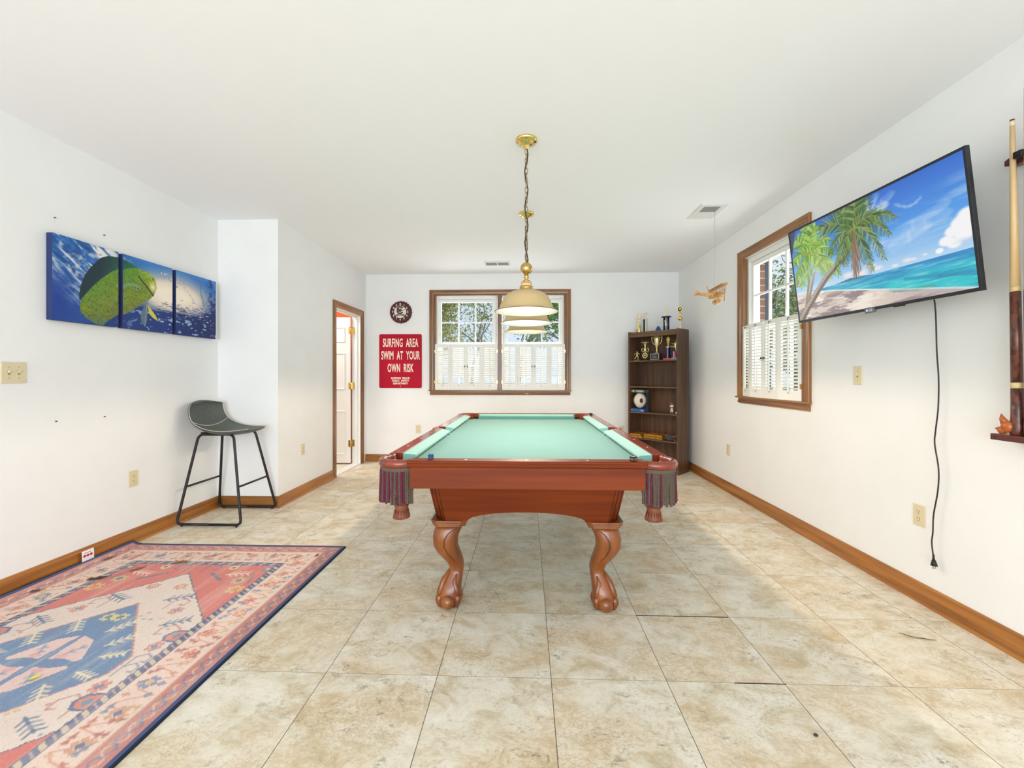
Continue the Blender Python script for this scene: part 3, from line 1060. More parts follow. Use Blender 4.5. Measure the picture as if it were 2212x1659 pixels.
# cabinet below the aprons: tapered box with chamfered corner posts and arched panels
ct = [(0.490, 1.120, 0.697), (0.468, 1.005, 0.470)]      # half width, half length, height: top and bottom
ch = 0.052
def cab(k, pts):
    hx, hy, z = ct[k]
    return pts(hx, hy, z)
cabm = MB()
for s in (-1, 1):
    # end panels
    (x0, y0, z0), (x1, y1, z1) = ct
    P = []
    top = [(-x0 + ch, z0), (x0 - ch, z0)]
    low = [(x1 - ch, z1), (0.300, z1)]
    archp = [(0.300 * math.cos(PI * i / 16), z1 + 0.056 * math.sin(PI * i / 16)) for i in range(1, 16)]
    poly = top + low + archp + [(-0.300, z1), (-x1 + ch, z1)]
    def fE(u, z, n, s=s):
        t = (z - z1) / (z0 - z1)
        return (u, s * (y1 + (y0 - y1) * t - n), z)
    cabm.prism(poly, fE, 0, 0.02)
    # side panels
    poly = [(-y0 + ch, z0), (y0 - ch, z0), (y1 - ch, z1), (0.82, z1)] + [(0.82 * math.cos(PI * i / 16), z1 + 0.075 * math.sin(PI * i / 16)) for i in range(1, 16)] + [(-0.82, z1), (-y1 + ch, z1)]
    def fS(u, z, n, s=s):
        t = (z - z1) / (z0 - z1)
        return (s * (x1 + (x0 - x1) * t - n), u, z)
    cabm.prism(poly, fS, 0, 0.02)
cab_o = part('cabinet', cabm, m_cherry, pt)
for sx in (-1, 1):
    for sy in (-1, 1):
        (x0, y0, z0), (x1, y1, z1) = ct
        po = MB()
        rings = []
        for x, y, z in (ct[1], ct[0]):
            rings.append([(sx * (x - ch - 0.003), sy * (y + 0.002), z), (sx * (x + 0.002), sy * (y - ch - 0.003), z), (sx * (x - 0.025), sy * (y - ch), z), (sx * (x - ch), sy * (y - 0.025), z)])
        po.loft(rings, smooth=False)
        for k in (0.12, 0.5, 0.88):
            a = Vector((sx * (x1 - ch * (1 - k)), sy * (y1 - ch * k), z1)) 
            b = Vector((sx * (x0 - ch * (1 - k)), sy * (y0 - ch * k), z0))
            po.tube([a, b], 0.007 if k != 0.5 else 0.011, 8)
        part('corner_post', po, m_cherry, pt)

# cabriole legs with ball and claw feet
SEC = [(0.436, 0.0, 0.074), (0.418, -0.010, 0.072), (0.376, -0.024, 0.066), (0.331, -0.025, 0.063), (0.291, -0.012, 0.059), (0.255, 0.005, 0.052), (0.222, 0.019, 0.044), (0.193, 0.026, 0.039),
       (0.167, 0.022, 0.040), (0.130, 0.008, 0.049), (0.098, -0.001, 0.056), (0.068, -0.006, 0.059), (0.035, -0.008, 0.055), (0.004, -0.008, 0.046)]
def sup(a, e=2.6):
    c, s = math.cos(a), math.sin(a)
    return (math.copysign(abs(c) ** (2 / e), c), math.copysign(abs(s) ** (2 / e), s))
for sx in (-1, 1):
    for sy in (-1, 1):
        cx, cy = sx * 0.400, sy * 0.920
        lg = MB()
        rings = []
        for z, o, h in SEC:
            rings.append([(cx - sx * o + h * sup(2 * PI * j / 28)[0], cy - sy * o + h * sup(2 * PI * j / 28)[1], z) for j in range(28)])
        lg.loft(rings)
        fx, fy = cx + sx * 0.008, cy + sy * 0.012
        for ang in (-58, 58, -118, 118):
            a = math.radians(ang) + math.copysign(PI / 2, sy)
            dx, dy = math.cos(a), math.sin(a)
            lg.tube([(cx - sx * 0.020 + dx * 0.022, cy - sy * 0.020 + dy * 0.022, 0.190), (fx + dx * 0.036, fy + dy * 0.036, 0.130), (fx + dx * 0.048, fy + dy * 0.048, 0.094), (fx + dx * 0.055, fy + dy * 0.055, 0.076), (fx + dx * 0.055, fy + dy * 0.055, 0.068)], [0.006, 0.014, 0.017, 0.015, 0.010], 12)
            lg.tube([(fx + dx * 0.050, fy + dy * 0.050, 0.070), (fx + dx * 0.054, fy + dy * 0.054, 0.062), (fx + dx * 0.057, fy + dy * 0.057, 0.046), (fx + dx * 0.055, fy + dy * 0.055, 0.028), (fx + dx * 0.050, fy + dy * 0.050, 0.008)], [0.010, 0.017, 0.020, 0.017, 0.010], 12)
        l = part('leg', lg, m_cherry_leg, pt)
        part('claw_ball', MB().ball((fx, fy + sy * 0.040, 0.0385), 0.0385, 20), m_cherry_leg, l)
        cp = MB()
        for z0, z1, q in ((0.459, 0.471, 0.094), (0.447, 0.458, 0.090), (0.435, 0.446, 0.084)):
            oc = [(q - 0.028, q), (q, q - 0.028), (q, -q + 0.028), (q - 0.028, -q), (-q + 0.028, -q), (-q, -q + 0.028), (-q, q - 0.028), (-q + 0.028, q)]
            cp.prism(oc, lambda u, w, n: (cx + u, cy + w, n), z0, z1)
        oc = [(0.080 * math.cos(PI / 8 + PI / 4 * k), 0.080 * math.sin(PI / 8 + PI / 4 * k)) for k in range(8)]
        cp.prism(oc, lambda u, w, n: (cx + u, cy + w, n), 0.436, 0.471)
        part('capital', cp, m_cherry_leg, l, bevel=0.003)
        # carved scroll lines on the inner edge of the knee
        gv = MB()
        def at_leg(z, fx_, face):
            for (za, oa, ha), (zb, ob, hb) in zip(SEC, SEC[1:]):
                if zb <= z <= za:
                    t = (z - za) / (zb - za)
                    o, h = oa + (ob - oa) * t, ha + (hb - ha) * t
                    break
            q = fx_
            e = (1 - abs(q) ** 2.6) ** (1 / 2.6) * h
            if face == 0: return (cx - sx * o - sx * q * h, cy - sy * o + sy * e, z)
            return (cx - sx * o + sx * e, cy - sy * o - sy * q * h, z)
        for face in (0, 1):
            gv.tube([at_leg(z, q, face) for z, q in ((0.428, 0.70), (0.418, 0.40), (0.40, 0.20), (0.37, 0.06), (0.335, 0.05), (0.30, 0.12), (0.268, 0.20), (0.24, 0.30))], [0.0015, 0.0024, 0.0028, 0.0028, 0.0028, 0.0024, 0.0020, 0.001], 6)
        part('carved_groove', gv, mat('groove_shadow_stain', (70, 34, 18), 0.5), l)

# chalk cubes and balls
def chalk(label, x, y, rz, rgb, lab):
    t = thing('chalk_cube', label, 'chalk', (x, y, ZR + 0.0003), rz)
    c = MB().box((-0.0115, -0.0115, 0), (0.0115, 0.0115, 0.022))
    part('paper_wrap', c, mat('chalk_paper_' + lab, rgb, 0.7), t, bevel=0.0008)
    part('chalk_face', MB().lathe([(0.0105, 0.0221), (0.009, 0.0224), (0.003, 0.0212)], 14), mat('chalk_dust_' + lab, (188, 186, 196) if lab != 'blue' else (60, 92, 150), 0.9), t)
    if lab == 'black':
        q = MB()
        for z, w_ in ((0.015, 0.007), (0.011, 0.0085), (0.007, 0.006)):
            q.box((-w_, -0.0119, z - 0.0012), (w_, -0.0115, z + 0.0012))
            q.box((-0.0119, -w_, z - 0.0012), (-0.0115, w_, z + 0.0012))
        part('printed_label', q, mat('tan_print', (150, 110, 80), 0.7), t)
chalk('blue chalk cube on the near end rail of the pool table', -0.444, 1.935, 0.05, (30, 58, 96), 'blue')
chalk('black wrapped chalk cube on the near end rail close to the right corner pocket', 0.484, 1.915, 0.75, (28, 26, 34), 'black')
chalk('dark chalk cube on the far right corner of the pool table rail', 0.640, 4.18, 0.3, (44, 42, 48), 'dark')
def pool_ball(label, x, y, z, rgb, nm):
    o = part('pool_ball', MB().ball((0, 0, 0), 0.0285, 20), mat(nm, rgb, 0.12, coat=0.6), None, loc=None)
    o.location = (x, y, z)
    tag(o, label, 'pool ball')
pool_ball('blue ball seen in the leather pouch of the near left pocket', -0.585, 1.990, 0.634, (30, 52, 140), 'blue_ball')
pool_ball('yellow ball in the leather pouch of the near right pocket', 0.598, 1.990, 0.634, (222, 160, 30), 'yellow_ball')

# ================================================================== BILLIARD LIGHT
m_shade_out = mat('cream_enamel_outside', (206, 186, 138), 0.42, coat=0.2)
def translucent(m, k, rgb):
    t, b = nodes(m)
    o = t.nodes['Material Output']
    tr = t.nodes.new('ShaderNodeBsdfTranslucent')
    tr.inputs[0].default_value = lin(rgb)
    mx = t.nodes.new('ShaderNodeMixShader')
    mx.inputs[0].default_value = k
    t.links.new(b.outputs[0], mx.inputs[1])
    t.links.new(tr.outputs[0], mx.inputs[2])
    t.links.new(mx.outputs[0], o.inputs[0])
translucent(m_shade_out, 0.26, (255, 214, 150))
m_shade_in = mat('pale_enamel_inside', (238, 234, 228), 0.5)
m_rimdark = mat('shade_rim', (120, 94, 72), 0.4)
m_chain = mat('antique_chain', (170, 140, 96), 0.35, 0.9)
m_cord = mat('black_lamp_cord', (30, 28, 28), 0.5)
m_brass_c = mat('bright_canopy_brass', (238, 216, 140), 0.16, 1.0)
LY = (2.56, 3.12, 3.73)
lamp = thing('billiard_light', 'brass bar light with three cream shades hanging on chains over the pool table', 'light fixture', (0, 3.13, ZC))
for y in (2.57, 3.73):
    part('ceiling_canopy', MB().lathe([(0.004, 0), (0.066, 0), (0.067, -0.010), (0.060, -0.018), (0.050, -0.019), (0.046, -0.024), (0.026, -0.036), (0.014, -0.040), (0.012, -0.058), (0.004, -0.060)], 32, (0.0, y, ZC)), m_brass_c, lamp, world=True)
    cm = MB()
    z = ZC - 0.055
    i = 0
    while z > 1.925:
        L_, w_ = 0.036, 0.0085
        pts = []
        for k in range(16):
            a = 2 * PI * k / 16
            u, v = w_ * math.cos(a), (L_ / 2 - w_) * (1 if math.sin(a) > 0 else -1) + w_ * math.sin(a)
            rr = 0.35 + (PI / 2 if i % 2 else 0)
            pts.append((u * math.cos(rr), y + u * math.sin(rr), z - L_ / 2 + v))
        cm.tube(pts, 0.0020, 6, closed=True)
        z -= 0.0295
        i += 1
    cm.tube([(0, y, z + 0.012), (0, y, 1.892)], 0.004, 6)
    part('chain', cm, m_chain, lamp, world=True)
    cw = [(0.010 * math.sin(k * 1.05 + (0.3 if y < 3 else 1.2)), y - 0.006 + 0.008 * math.cos(k * 0.9), ZC - 0.05 - k * (ZC - 0.05 - 1.885) / 20) for k in range(21)]
    part('lamp_cord', MB().tube(cw, 0.0036, 6), m_cord, lamp, world=True)
part('bar', MB().cyl((0, 2.545, 1.862), (0, 3.755, 1.862), 0.011, seg=14), m_brass, lamp, world=True)
for y in (2.535, 3.765):
    part('end_ball', MB().ball((0, y, 1.862), 0.037, 24), m_brass, lamp, world=True)
bulbs = ((1.0, 0.76, 0.56), (0.96, 0.90, 0.86), (1.0, 0.76, 0.42))
tints = ((1.0, 0.74, 0.60), (0.86, 0.90, 1.0), (1.0, 0.82, 0.42))
for y, colr, tint in zip(LY, bulbs, tints):
    hm = MB().lathe([(0.003, 1.852), (0.011, 1.850), (0.013, 1.832), (0.0155, 1.822), (0.0155, 1.808), (0.008, 1.803), (0.012, 1.799), (0.026, 1.790)], 20, (0, y, 0))
    hm.lathe([(0.030, 1.762), (0.041, 1.758), (0.042, 1.742), (0.036, 1.738)], 28, (0, y, 0))
    st = part('shade_holder', hm, m_brass, lamp, world=True)
    fl = MB()
    rings = []
    for r, z in ((0.026, 1.790), (0.030, 1.784), (0.0305, 1.766), (0.029, 1.760)):
        rings.append([((r + 0.0018 * math.cos(16 * a)) * math.cos(a), y + (r + 0.0018 * math.cos(16 * a)) * math.sin(a), z) for a in [2 * PI * k / 96 for k in range(96)]])
    fl.loft(rings)
    q = part('fluted_collar', fl, mat('fitter_glow_tint', (240, 190, 140), 0.2, 0.9), lamp, world=True)  # rosy colour holds the lamp glow seen through the fluted fitter
    out = [(0.036, 1.742), (0.052, 1.738), (0.064, 1.730), (0.072, 1.7285), (0.092, 1.7235), (0.110, 1.715), (0.126, 1.702), (0.139, 1.686), (0.149, 1.667), (0.157, 1.648), (0.163, 1.631), (0.170, 1.6195), (0.182, 1.611), (0.193, 1.606)]
    inn = [(r - 0.0025, z - 0.0022) for r, z in out]
    sm = MB()
    sm.lathe(out, 56, (0, y, 0), cap=False)
    sh = part('shade', sm, m_shade_out, lamp, world=True)
    s2 = part('shade_inside', MB().lathe(inn, 56, (0, y, 0), cap=False), m_shade_in, sh)
    s2.data.transform(world_loc(lamp).inverted())
    rim = MB().tube([(0.193 * math.cos(2 * PI * k / 64), y + 0.193 * math.sin(2 * PI * k / 64), 1.6055) for k in range(64)], 0.0017, 6, closed=True)
    r_ = part('rim', rim, m_rimdark, sh)
    r_.data.transform(world_loc(lamp).inverted())
    bm_ = bpy.data.materials.new('lit_bulb')
    bm_.use_nodes = True
    b_ = nodes(bm_)[1]
    b_.inputs['Emission Color'].default_value = tint + (1,)
    b_.inputs['Emission Strength'].default_value = 22.0
    bb = MB().lathe([(0.013, 1.735), (0.014, 1.715), (0.024, 1.700), (0.030, 1.682), (0.028, 1.664), (0.016, 1.652), (0.003, 1.649)], 18, (0, y, 0))
    part('light_bulb', bb, bm_, lamp, world=True)
    pl = bpy.data.lights.new('lamp_glow', 'SPOT')
    pl.spot_size = math.radians(166)
    pl.spot_blend = 0.18
    pl.energy = 27.0
    pl.color = colr
    pl.shadow_soft_size = 0.03
    po = bpy.data.objects.new('lamp_glow', pl)
    po.location = (0, y, 1.618)
    COL.objects.link(po)

# ================================================================== BAR STOOL
def fillet(pts, r, n=5):
    pts = [Vector(p) for p in pts]
    out = [pts[0]]
    for i in range(1, len(pts) - 1):
        a, b, c = pts[i - 1], pts[i], pts[i + 1]
        d0, d1 = (a - b).normalized(), (c - b).normalized()
        rr = min(r, (a - b).length * 0.45, (c - b).length * 0.45)
        p0, p1 = b + d0 * rr, b + d1 * rr
        for k in range(n + 1):
            t = k / n
            out.append((p0 * (1 - t) + b * t) * (1 - t) + (b * (1 - t) + p1 * t) * t)
    out.append(pts[-1])
    return out
m_tube = mat('black_steel_tube', (38, 34, 38), 0.4, 0.3)
m_seat = mat('grey_green_leather', (72, 80, 74), 0.5)
speckle(m_seat, (84, 92, 86), 60, 3, 0.4, 0.7, bump=0.15)
m_stitch = mat('cream_thread', (216, 210, 190), 0.8)
stool = thing('bar_stool', 'black steel bar stool with dark grey green leather bucket seat and cream stitching', 'bar stool', (-2.56, 3.52, 0))
for (yb, yt) in ((3.285, 3.385), (3.757, 3.657)):
    base = [(-2.55, yb, 0.017), (-2.822, yb, 0.017), (-2.716, yt, 0.727), (-2.42, yt, 0.729), (-2.288, yb, 0.017), (-2.55, yb, 0.017)]
    part('sled_leg_frame', MB().tube(fillet(base, 0.045), 0.0105, 10), m_tube, stool, world=True)
    part('foot_glide', MB().cyl((-2.325, yb, 0.0), (-2.325, yb, 0.014), 0.009, seg=10).cyl((-2.775, yb, 0.0), (-2.775, yb, 0.014), 0.009, seg=10), m_black, stool, world=True)
part('footrest_bar', MB().cyl((-2.782, 3.325, 0.307), (-2.782, 3.717, 0.307), 0.0085, seg=10), m_tube, stool, world=True)
part('footrest_bar', MB().cyl((-2.342, 3.325, 0.309), (-2.342, 3.717, 0.309), 0.0085, seg=10), m_tube, stool, world=True)
part('seat_bracket', MB().box((-2.70, 3.385, 0.727), (-2.655, 3.657, 0.745)).box((-2.49, 3.385, 0.729), (-2.44, 3.657, 0.745)), m_tube, stool, world=True)
SP = [(-2.789, 1.003, 0.160), (-2.795, 0.994, 0.184), (-2.803, 0.963, 0.195), (-2.802, 0.920, 0.201), (-2.788, 0.868, 0.206), (-2.757, 0.818, 0.212), (-2.705, 0.782, 0.217), (-2.635, 0.760, 0.220),
      (-2.555, 0.748, 0.222), (-2.475, 0.746, 0.218), (-2.405, 0.749, 0.208), (-2.358, 0.755, 0.188), (-2.330, 0.760, 0.150), (-2.319, 0.762, 0.095)]
NS = 15
def seat_pt(i, s, lift=0.0):
    x, z, h = SP[i]
    a, b = SP[max(i - 1, 0)], SP[min(i + 1, len(SP) - 1)]
    tx, tz = b[0] - a[0], b[1] - a[1]
    l = math.hypot(tx, tz)
    nx, nz = -tz / l, tx / l
    k = (0.050, 0.050, 0.050, 0.050, 0.048, 0.044, 0.036, 0.026, 0.018, 0.014, 0.012, 0.010, 0.006, 0.004)[i] * s * s + lift
    return (x + nx * k, 3.521 + s * h, z + nz * k)
sm = MB()
n0 = len(SP)
rings = []
for i in range(n0):
    thk = (0.016, 0.018, 0.018, 0.018, 0.020, 0.026, 0.032, 0.036, 0.038, 0.036, 0.032, 0.026, 0.020, 0.014)[i]
    S1 = [-1 + 2 * j / (NS - 1) for j in range(NS)]
    ring = [seat_pt(i, q) for q in S1]
    ring += [seat_pt(i, q * 0.985, -0.010 - (thk - 0.010) * (1 - q * q) ** 0.6) for q in reversed(S1)]
    rings.append(ring)
sm.loft(rings)
so = part('seat_shell', sm, m_seat, stool, world=True)
sb = so.modifiers.new('subdivision', 'SUBSURF')
sb.levels = sb.render_levels = 1
st = MB()
for s in (-0.975, 0.975):
    zz = []
    for i in range(1, n0 - 1):
        for k in range(6):
            a, b = Vector(seat_pt(i, s, 0.004)), Vector(seat_pt(min(i + 1, n0 - 1), s, 0.004))
            zz.append((i, k, a.lerp(b, k / 6)))
    for q in (1, -1):
        pts = []
        for n_, (i, k, p) in enumerate(zz):
            s2 = s * (1 + q * (0.026 if n_ % 2 else -0.026))
            a, b = Vector(seat_pt(i, s2, 0.004)), Vector(seat_pt(min(i + 1, n0 - 1), s2, 0.004))
            pts.append(a.lerp(b, k / 6))
        st.tube(pts, 0.0021, 4)
o = part('edge_stitching', st, m_stitch, so)
o.data.transform(world_loc(stool).inverted())
st = MB()
pts = []
for k in range(60):
    s = -0.94 + 1.88 * k / 59
    p = Vector(seat_pt(5, s, 0.003)).lerp(Vector(seat_pt(6, s, 0.003)), 0.8 - 0.6 * s * s + 0.1 * (k % 2))
    pts.append(p)
st.tube(pts, 0.0023, 4)
o = part('crease_stitching', st, m_stitch, so)
o.data.transform(world_loc(stool).inverted())
# ================================================================== PICTURES: fish canvases
def mixc(a, b, k):
    return tuple(a[i] + (b[i] - a[i]) * k for i in range(3))
def fish_picture():
    p = Pic(528, 201, (28, 72, 150), 3)
    p.k = 1.6
    n1, n2 = p.fbm(7, 4, 5), p.fbm(26, 14, 9)
    dg = p.U * 1.5 - p.V
    p.blend(np.clip(1.15 - p.V * 1.3 - p.U * 0.7, 0, 1) * 0.7, (52, 130, 205))
    # streaks of light below the surface, upper left
    ang = (p.U * 3.2 - p.V * 0.9)
    r = np.random.default_rng(8)
    streak = p.fbm(30, 9, 21, 4)
    def slant(cx, cy, seed, k=1.15):
        # noise stretched along the falling light streaks
        U0 = p.U
        V0 = p.V
        s_ = V0 - U0 * k * 1.6
        t_ = V0 * 0.35 + U0
        g = np.random.default_rng(seed).random((cy + 3, cx + 3))
        x, y = np.clip(t_ / 1.4, 0, 0.999) * cx, np.clip((s_ + 2.0) / 3.2, 0, 0.999) * cy
        xi, yi = x.astype(int), y.astype(int)
        fx, fy = x - xi, y - yi
        return (g[yi, xi] * (1 - fx) + g[yi, xi + 1] * fx) * (1 - fy) + (g[yi + 1, xi] * (1 - fx) + g[yi + 1, xi + 1] * fx) * fy
    sl = 0.5 * slant(9, 70, 5) + 0.3 * slant(20, 150, 6) + 0.2 * slant(50, 260, 7)
    q = np.clip((sl - 0.50) * 7, 0, 1)
    zone = np.clip(1.12 - np.hypot((p.U - 0.16) / 0.24, (p.V - 0.10) / 0.72), 0, 1)
    p.blend(np.clip((0.46 - sl) * 7, 0, 1) * np.clip(zone * 2, 0, 1) * 0.7, (24, 66, 132))
    p.blend(q * np.clip(zone * 2.2, 0, 1) * 0.85, (206, 210, 214))
    p.blend(np.clip((sl - 0.57) * 9, 0, 1) * np.clip(zone * 1.6, 0, 1) * np.clip(1.3 - p.V * 2.4, 0, 1), (236, 226, 220))
    p.blend(np.clip((n2 - 0.52) * 5, 0, 1) * np.clip(zone * 1.5, 0, 1) * 0.7, (226, 222, 214))
    p.blend(np.clip((0.45 - n2) * 6, 0, 1) * zone * 0.6, (30, 70, 130))
    p.blend(np.clip(1 - np.hypot((p.U - 0.03) / 0.10, (p.V - 0.75) / 0.45), 0, 1), (26, 60, 146))
    # right-hand side: bright glow in the water, dark water below
    p.blend(np.clip((p.U - 0.35) * 6, 0, 1) * np.clip(1 - p.V * 2.4, 0, 1), (62, 128, 200))
    gl = np.clip(1.25 - np.hypot((p.U - 0.66) / 0.30, (p.V - 0.42) / 0.32) + 0.2 * (n1 - 0.5), 0, 1)
    p.blend(np.clip(gl * 1.5, 0, 1) * np.clip((p.U - 0.38) * 8, 0, 1), (226, 208, 190))
    p.blend(np.clip(gl * 2 - 0.9, 0, 1) * np.clip((p.U - 0.40) * 8, 0, 1), (250, 238, 218))
    edge = 0.655 + 0.05 * (n1 - 0.5) + 0.03 * (n2 - 0.5) - np.clip(p.U - 0.82, 0, 1) * 1.0
    dark = np.clip((p.V - edge) * 26, 0, 1)
    p.blend(dark * np.clip((p.U - 0.15) * 9, 0, 1), (20, 52, 124))
    p.blend(dark * np.clip((p.U - 0.62) * 4, 0, 1) * 0.7, (16, 30, 84))
    rip = np.clip((p.fbm(22, 30, 31, 3) - 0.56) * 9, 0, 1)
    p.blend(rip * np.clip(1 - np.abs(p.V - edge) * 10, 0, 1) * np.clip((p.U - 0.5) * 6, 0, 1), (60, 66, 110))
    p.blend(np.clip((p.fbm(40, 30, 41, 2) - 0.66) * 14, 0, 1) * dark * np.clip((p.U - 0.30) * 6, 0, 1) * 0.8, (190, 206, 226))
    sp = np.clip((p.fbm(44, 22, 51, 3) - 0.50) * 10, 0, 1) * np.clip((p.U - 0.90) * 12, 0, 1)
    p.blend(sp, (24, 44, 92))
    for path, n_, cols in (([(0.68, 0.14), (0.73, 0.25), (0.79, 0.36), (0.83, 0.47)], 34, ((120, 140, 170), (232, 226, 216))), ([(0.87, 0.10), (0.86, 0.24), (0.885, 0.36), (0.895, 0.48)], 40, ((60, 84, 130), (110, 130, 160)))):
        for k in range(n_):
            t = k / n_ * 3
            i = int(t)
            a = (path[i][0] + (path[i + 1][0] - path[i][0]) * (t - i) + r.uniform(-0.006, 0.006), path[i][1] + (path[i + 1][1] - path[i][1]) * (t - i) + r.uniform(-0.012, 0.012))
            p.line([a, (a[0] + r.uniform(-0.004, 0.006), a[1] + r.uniform(0.0, 0.03))], 1.4, cols[k % 2], 0.7)
    for k in range(150):
        u = r.uniform(0.56, 0.93)
        v = 0.60 + 0.10 * abs(r.normal()) * (1 if r.random() < 0.5 else -0.5)
        p.line([(u, v), (u + r.uniform(0.008, 0.03), v + r.uniform(-0.008, 0.008))], 1.1, ((236, 216, 192), (44, 56, 104), (70, 84, 130))[k % 3], 0.6)
    for k in range(26):
        t = k / 25
        a = (0.585 + 0.11 * t + r.uniform(-0.008, 0.008), 0.11 + 0.17 * t * t + r.uniform(-0.03, 0.03))
        p.line([a, (a[0] + r.uniform(-0.008, 0.012), a[1] + r.uniform(-0.02, 0.03))], 2.0, (224, 220, 214) if k % 3 else (96, 110, 140), 0.75)
    # the fish
    body = [(0.439, 0.139), (0.400, 0.155), (0.356, 0.193), (0.294, 0.291), (0.235, 0.42), (0.185, 0.553), (0.142, 0.693), (0.129, 0.785), (0.134, 0.869), (0.163, 0.932), (0.207, 0.985), (0.250, 1.01), (0.264, 0.957), (0.331, 0.838), (0.389, 0.752), (0.457, 0.639), (0.514, 0.527), (0.537, 0.473), (0.555, 0.367), (0.552, 0.281), (0.537, 0.203), (0.507, 0.17), (0.471, 0.15)]
    fin = [(0.127, 0.73), (0.127, 0.66), (0.132, 0.553), (0.153, 0.41), (0.185, 0.287), (0.235, 0.146), (0.260, 0.110), (0.282, 0.088), (0.337, 0.07), (0.389, 0.1), (0.43, 0.137), (0.356, 0.21), (0.294, 0.31), (0.235, 0.44), (0.185, 0.57), (0.142, 0.70)]
    p.poly(fin, (20, 48, 58))
    p.blend(p.pmask(fin) * np.clip((p.U - 0.24) * 6, 0, 1), (30, 104, 72))
    for k in range(26):
        t = k / 25
        a = (0.136 + 0.27 * t, 0.70 - 0.60 * math.sin(t * PI / 2))
        p.line([a, (a[0] + 0.05 * (1 - t) + 0.02, a[1] + 0.12 - 0.06 * t)], 0.8, (70, 110, 120), 0.5)
    p.poly(body, (112, 136, 34))
    bm = p.pmask(body)
    nb = p.fbm(14, 8, 61)
    p.blend(bm * np.clip((0.98 - (p.V + p.U * 1.35)) * 2.0 + (nb - 0.5), 0, 1), (70, 146, 50))
    p.blend(bm * np.clip((0.245 - p.U) * 7, 0, 1) * np.clip((0.8 - p.V) * 3, 0, 1) * 0.8, (66, 140, 70))
    p.blend(bm * np.clip((p.U - 0.40) * 7, 0, 1) * np.clip((0.40 - p.V) * 5, 0, 1), (172, 196, 44))
    p.blend(bm * np.clip((p.U + p.V * 0.42 - 0.55) * 4 + (nb - 0.5), 0, 1) * 0.4, (176, 164, 54))
    p.blend(bm * np.clip((p.V + 0.75 * p.U - 0.84) * 4 + (nb - 0.5) * 2.2, 0, 1) * 0.75, (104, 112, 52))
    fin_n = p.fbm(110, 46, 71, 3)
    p.blend(bm * np.clip((fin_n - 0.52) * 5, 0, 1) * 0.16, (196, 196, 90))
    p.blend(bm * np.clip((0.46 - fin_n) * 5, 0, 1) * 0.35, (58, 90, 36))
    p.blend(bm * np.clip((p.V - 0.88) * 7, 0, 1) * 0.8, (66, 110, 120))
    p.blend(bm * np.clip(1 - np.hypot((p.U - 0.53) / 0.035, (p.V - 0.36) / 0.10), 0, 1), (244, 236, 190))
    r = np.random.default_rng(5)
    for _ in range(150):
        u, v = 0.14 + 0.40 * r.random(), 0.15 + 0.8 * r.random()
        if bm[min(200, int(v * 201)), min(527, int(u * 528))]:
            p.ell((u, v), 0.0028, 0.008, (44, 70, 40) if r.random() < 0.7 else (70, 130, 150), 0.85)
    p.line([(0.437, 0.250), (0.455, 0.298), (0.478, 0.345), (0.505, 0.410), (0.531, 0.482)], 2.2, (26, 34, 28))
    p.line([(0.330, 0.45), (0.38, 0.39), (0.42, 0.385), (0.445, 0.41)], 4.5, (120, 160, 150), 0.6)
    p.ell((0.430, 0.425), 0.010, 0.032, (150, 170, 170), 1, 0.4)
    p.ell((0.431, 0.425), 0.006, 0.020, (40, 46, 60), 1, 0.4)
    p.ell((0.533, 0.245), 0.004, 0.016, (60, 70, 40), 0.9)
    p.poly([(0.493, 0.572), (0.462, 0.70), (0.448, 0.80), (0.452, 0.877), (0.475, 0.945), (0.488, 0.87), (0.495, 0.72)], (92, 112, 130))
    p.line([(0.490, 0.62), (0.476, 0.93)], 1.2, (180, 180, 130), 0.8)
    p.poly([(0.494, 0.62), (0.512, 0.665), (0.545, 0.75), (0.568, 0.842), (0.530, 0.80), (0.505, 0.75)], (206, 206, 60))
    # small flourish in the lower right corner, as on the print
    p.line([(0.955, 0.955), (0.965, 0.935), (0.972, 0.957), (0.985, 0.94)], 0.9, (200, 206, 220), 0.8)
    return p
fishp = fish_picture()
m_fish = vcol('fish_print', 0.55)
m_fish_edge = mat('canvas_edge_blue', (36, 52, 104), 0.7)
panels = [(2.398, 2.803, 0, 179), (2.836, 3.246, 179, 355), (3.280, 3.712, 355, 528)]
for (y0, y1, c0, c1), lab in zip(panels, ('left canvas of the fish triptych, with pale streaks and the dark green fin', 'middle canvas of the fish triptych, with the head of the green fish', 'right canvas of the fish triptych, with only bright glow and dark blue water')):
    t = thing('canvas_print', lab, 'wall art', (XL, (y0 + y1) / 2, 1.81), 0, 'three canvases of one picture on the left wall')
    z0, z1 = 1.549, 2.068
    part('stretcher', MB().box((XL + 0.002, y0, z0), (XL + 0.0395, y1, z1)), m_fish_edge, t, world=True, bevel=0.002)
    picture_mesh('printed_face', fishp, lambda s, v, y0=y0, y1=y1: (XL + 0.0400, y0 + (y1 - y0) * s, z1 + (z0 - z1) * v), m_fish, t, c0, c1)

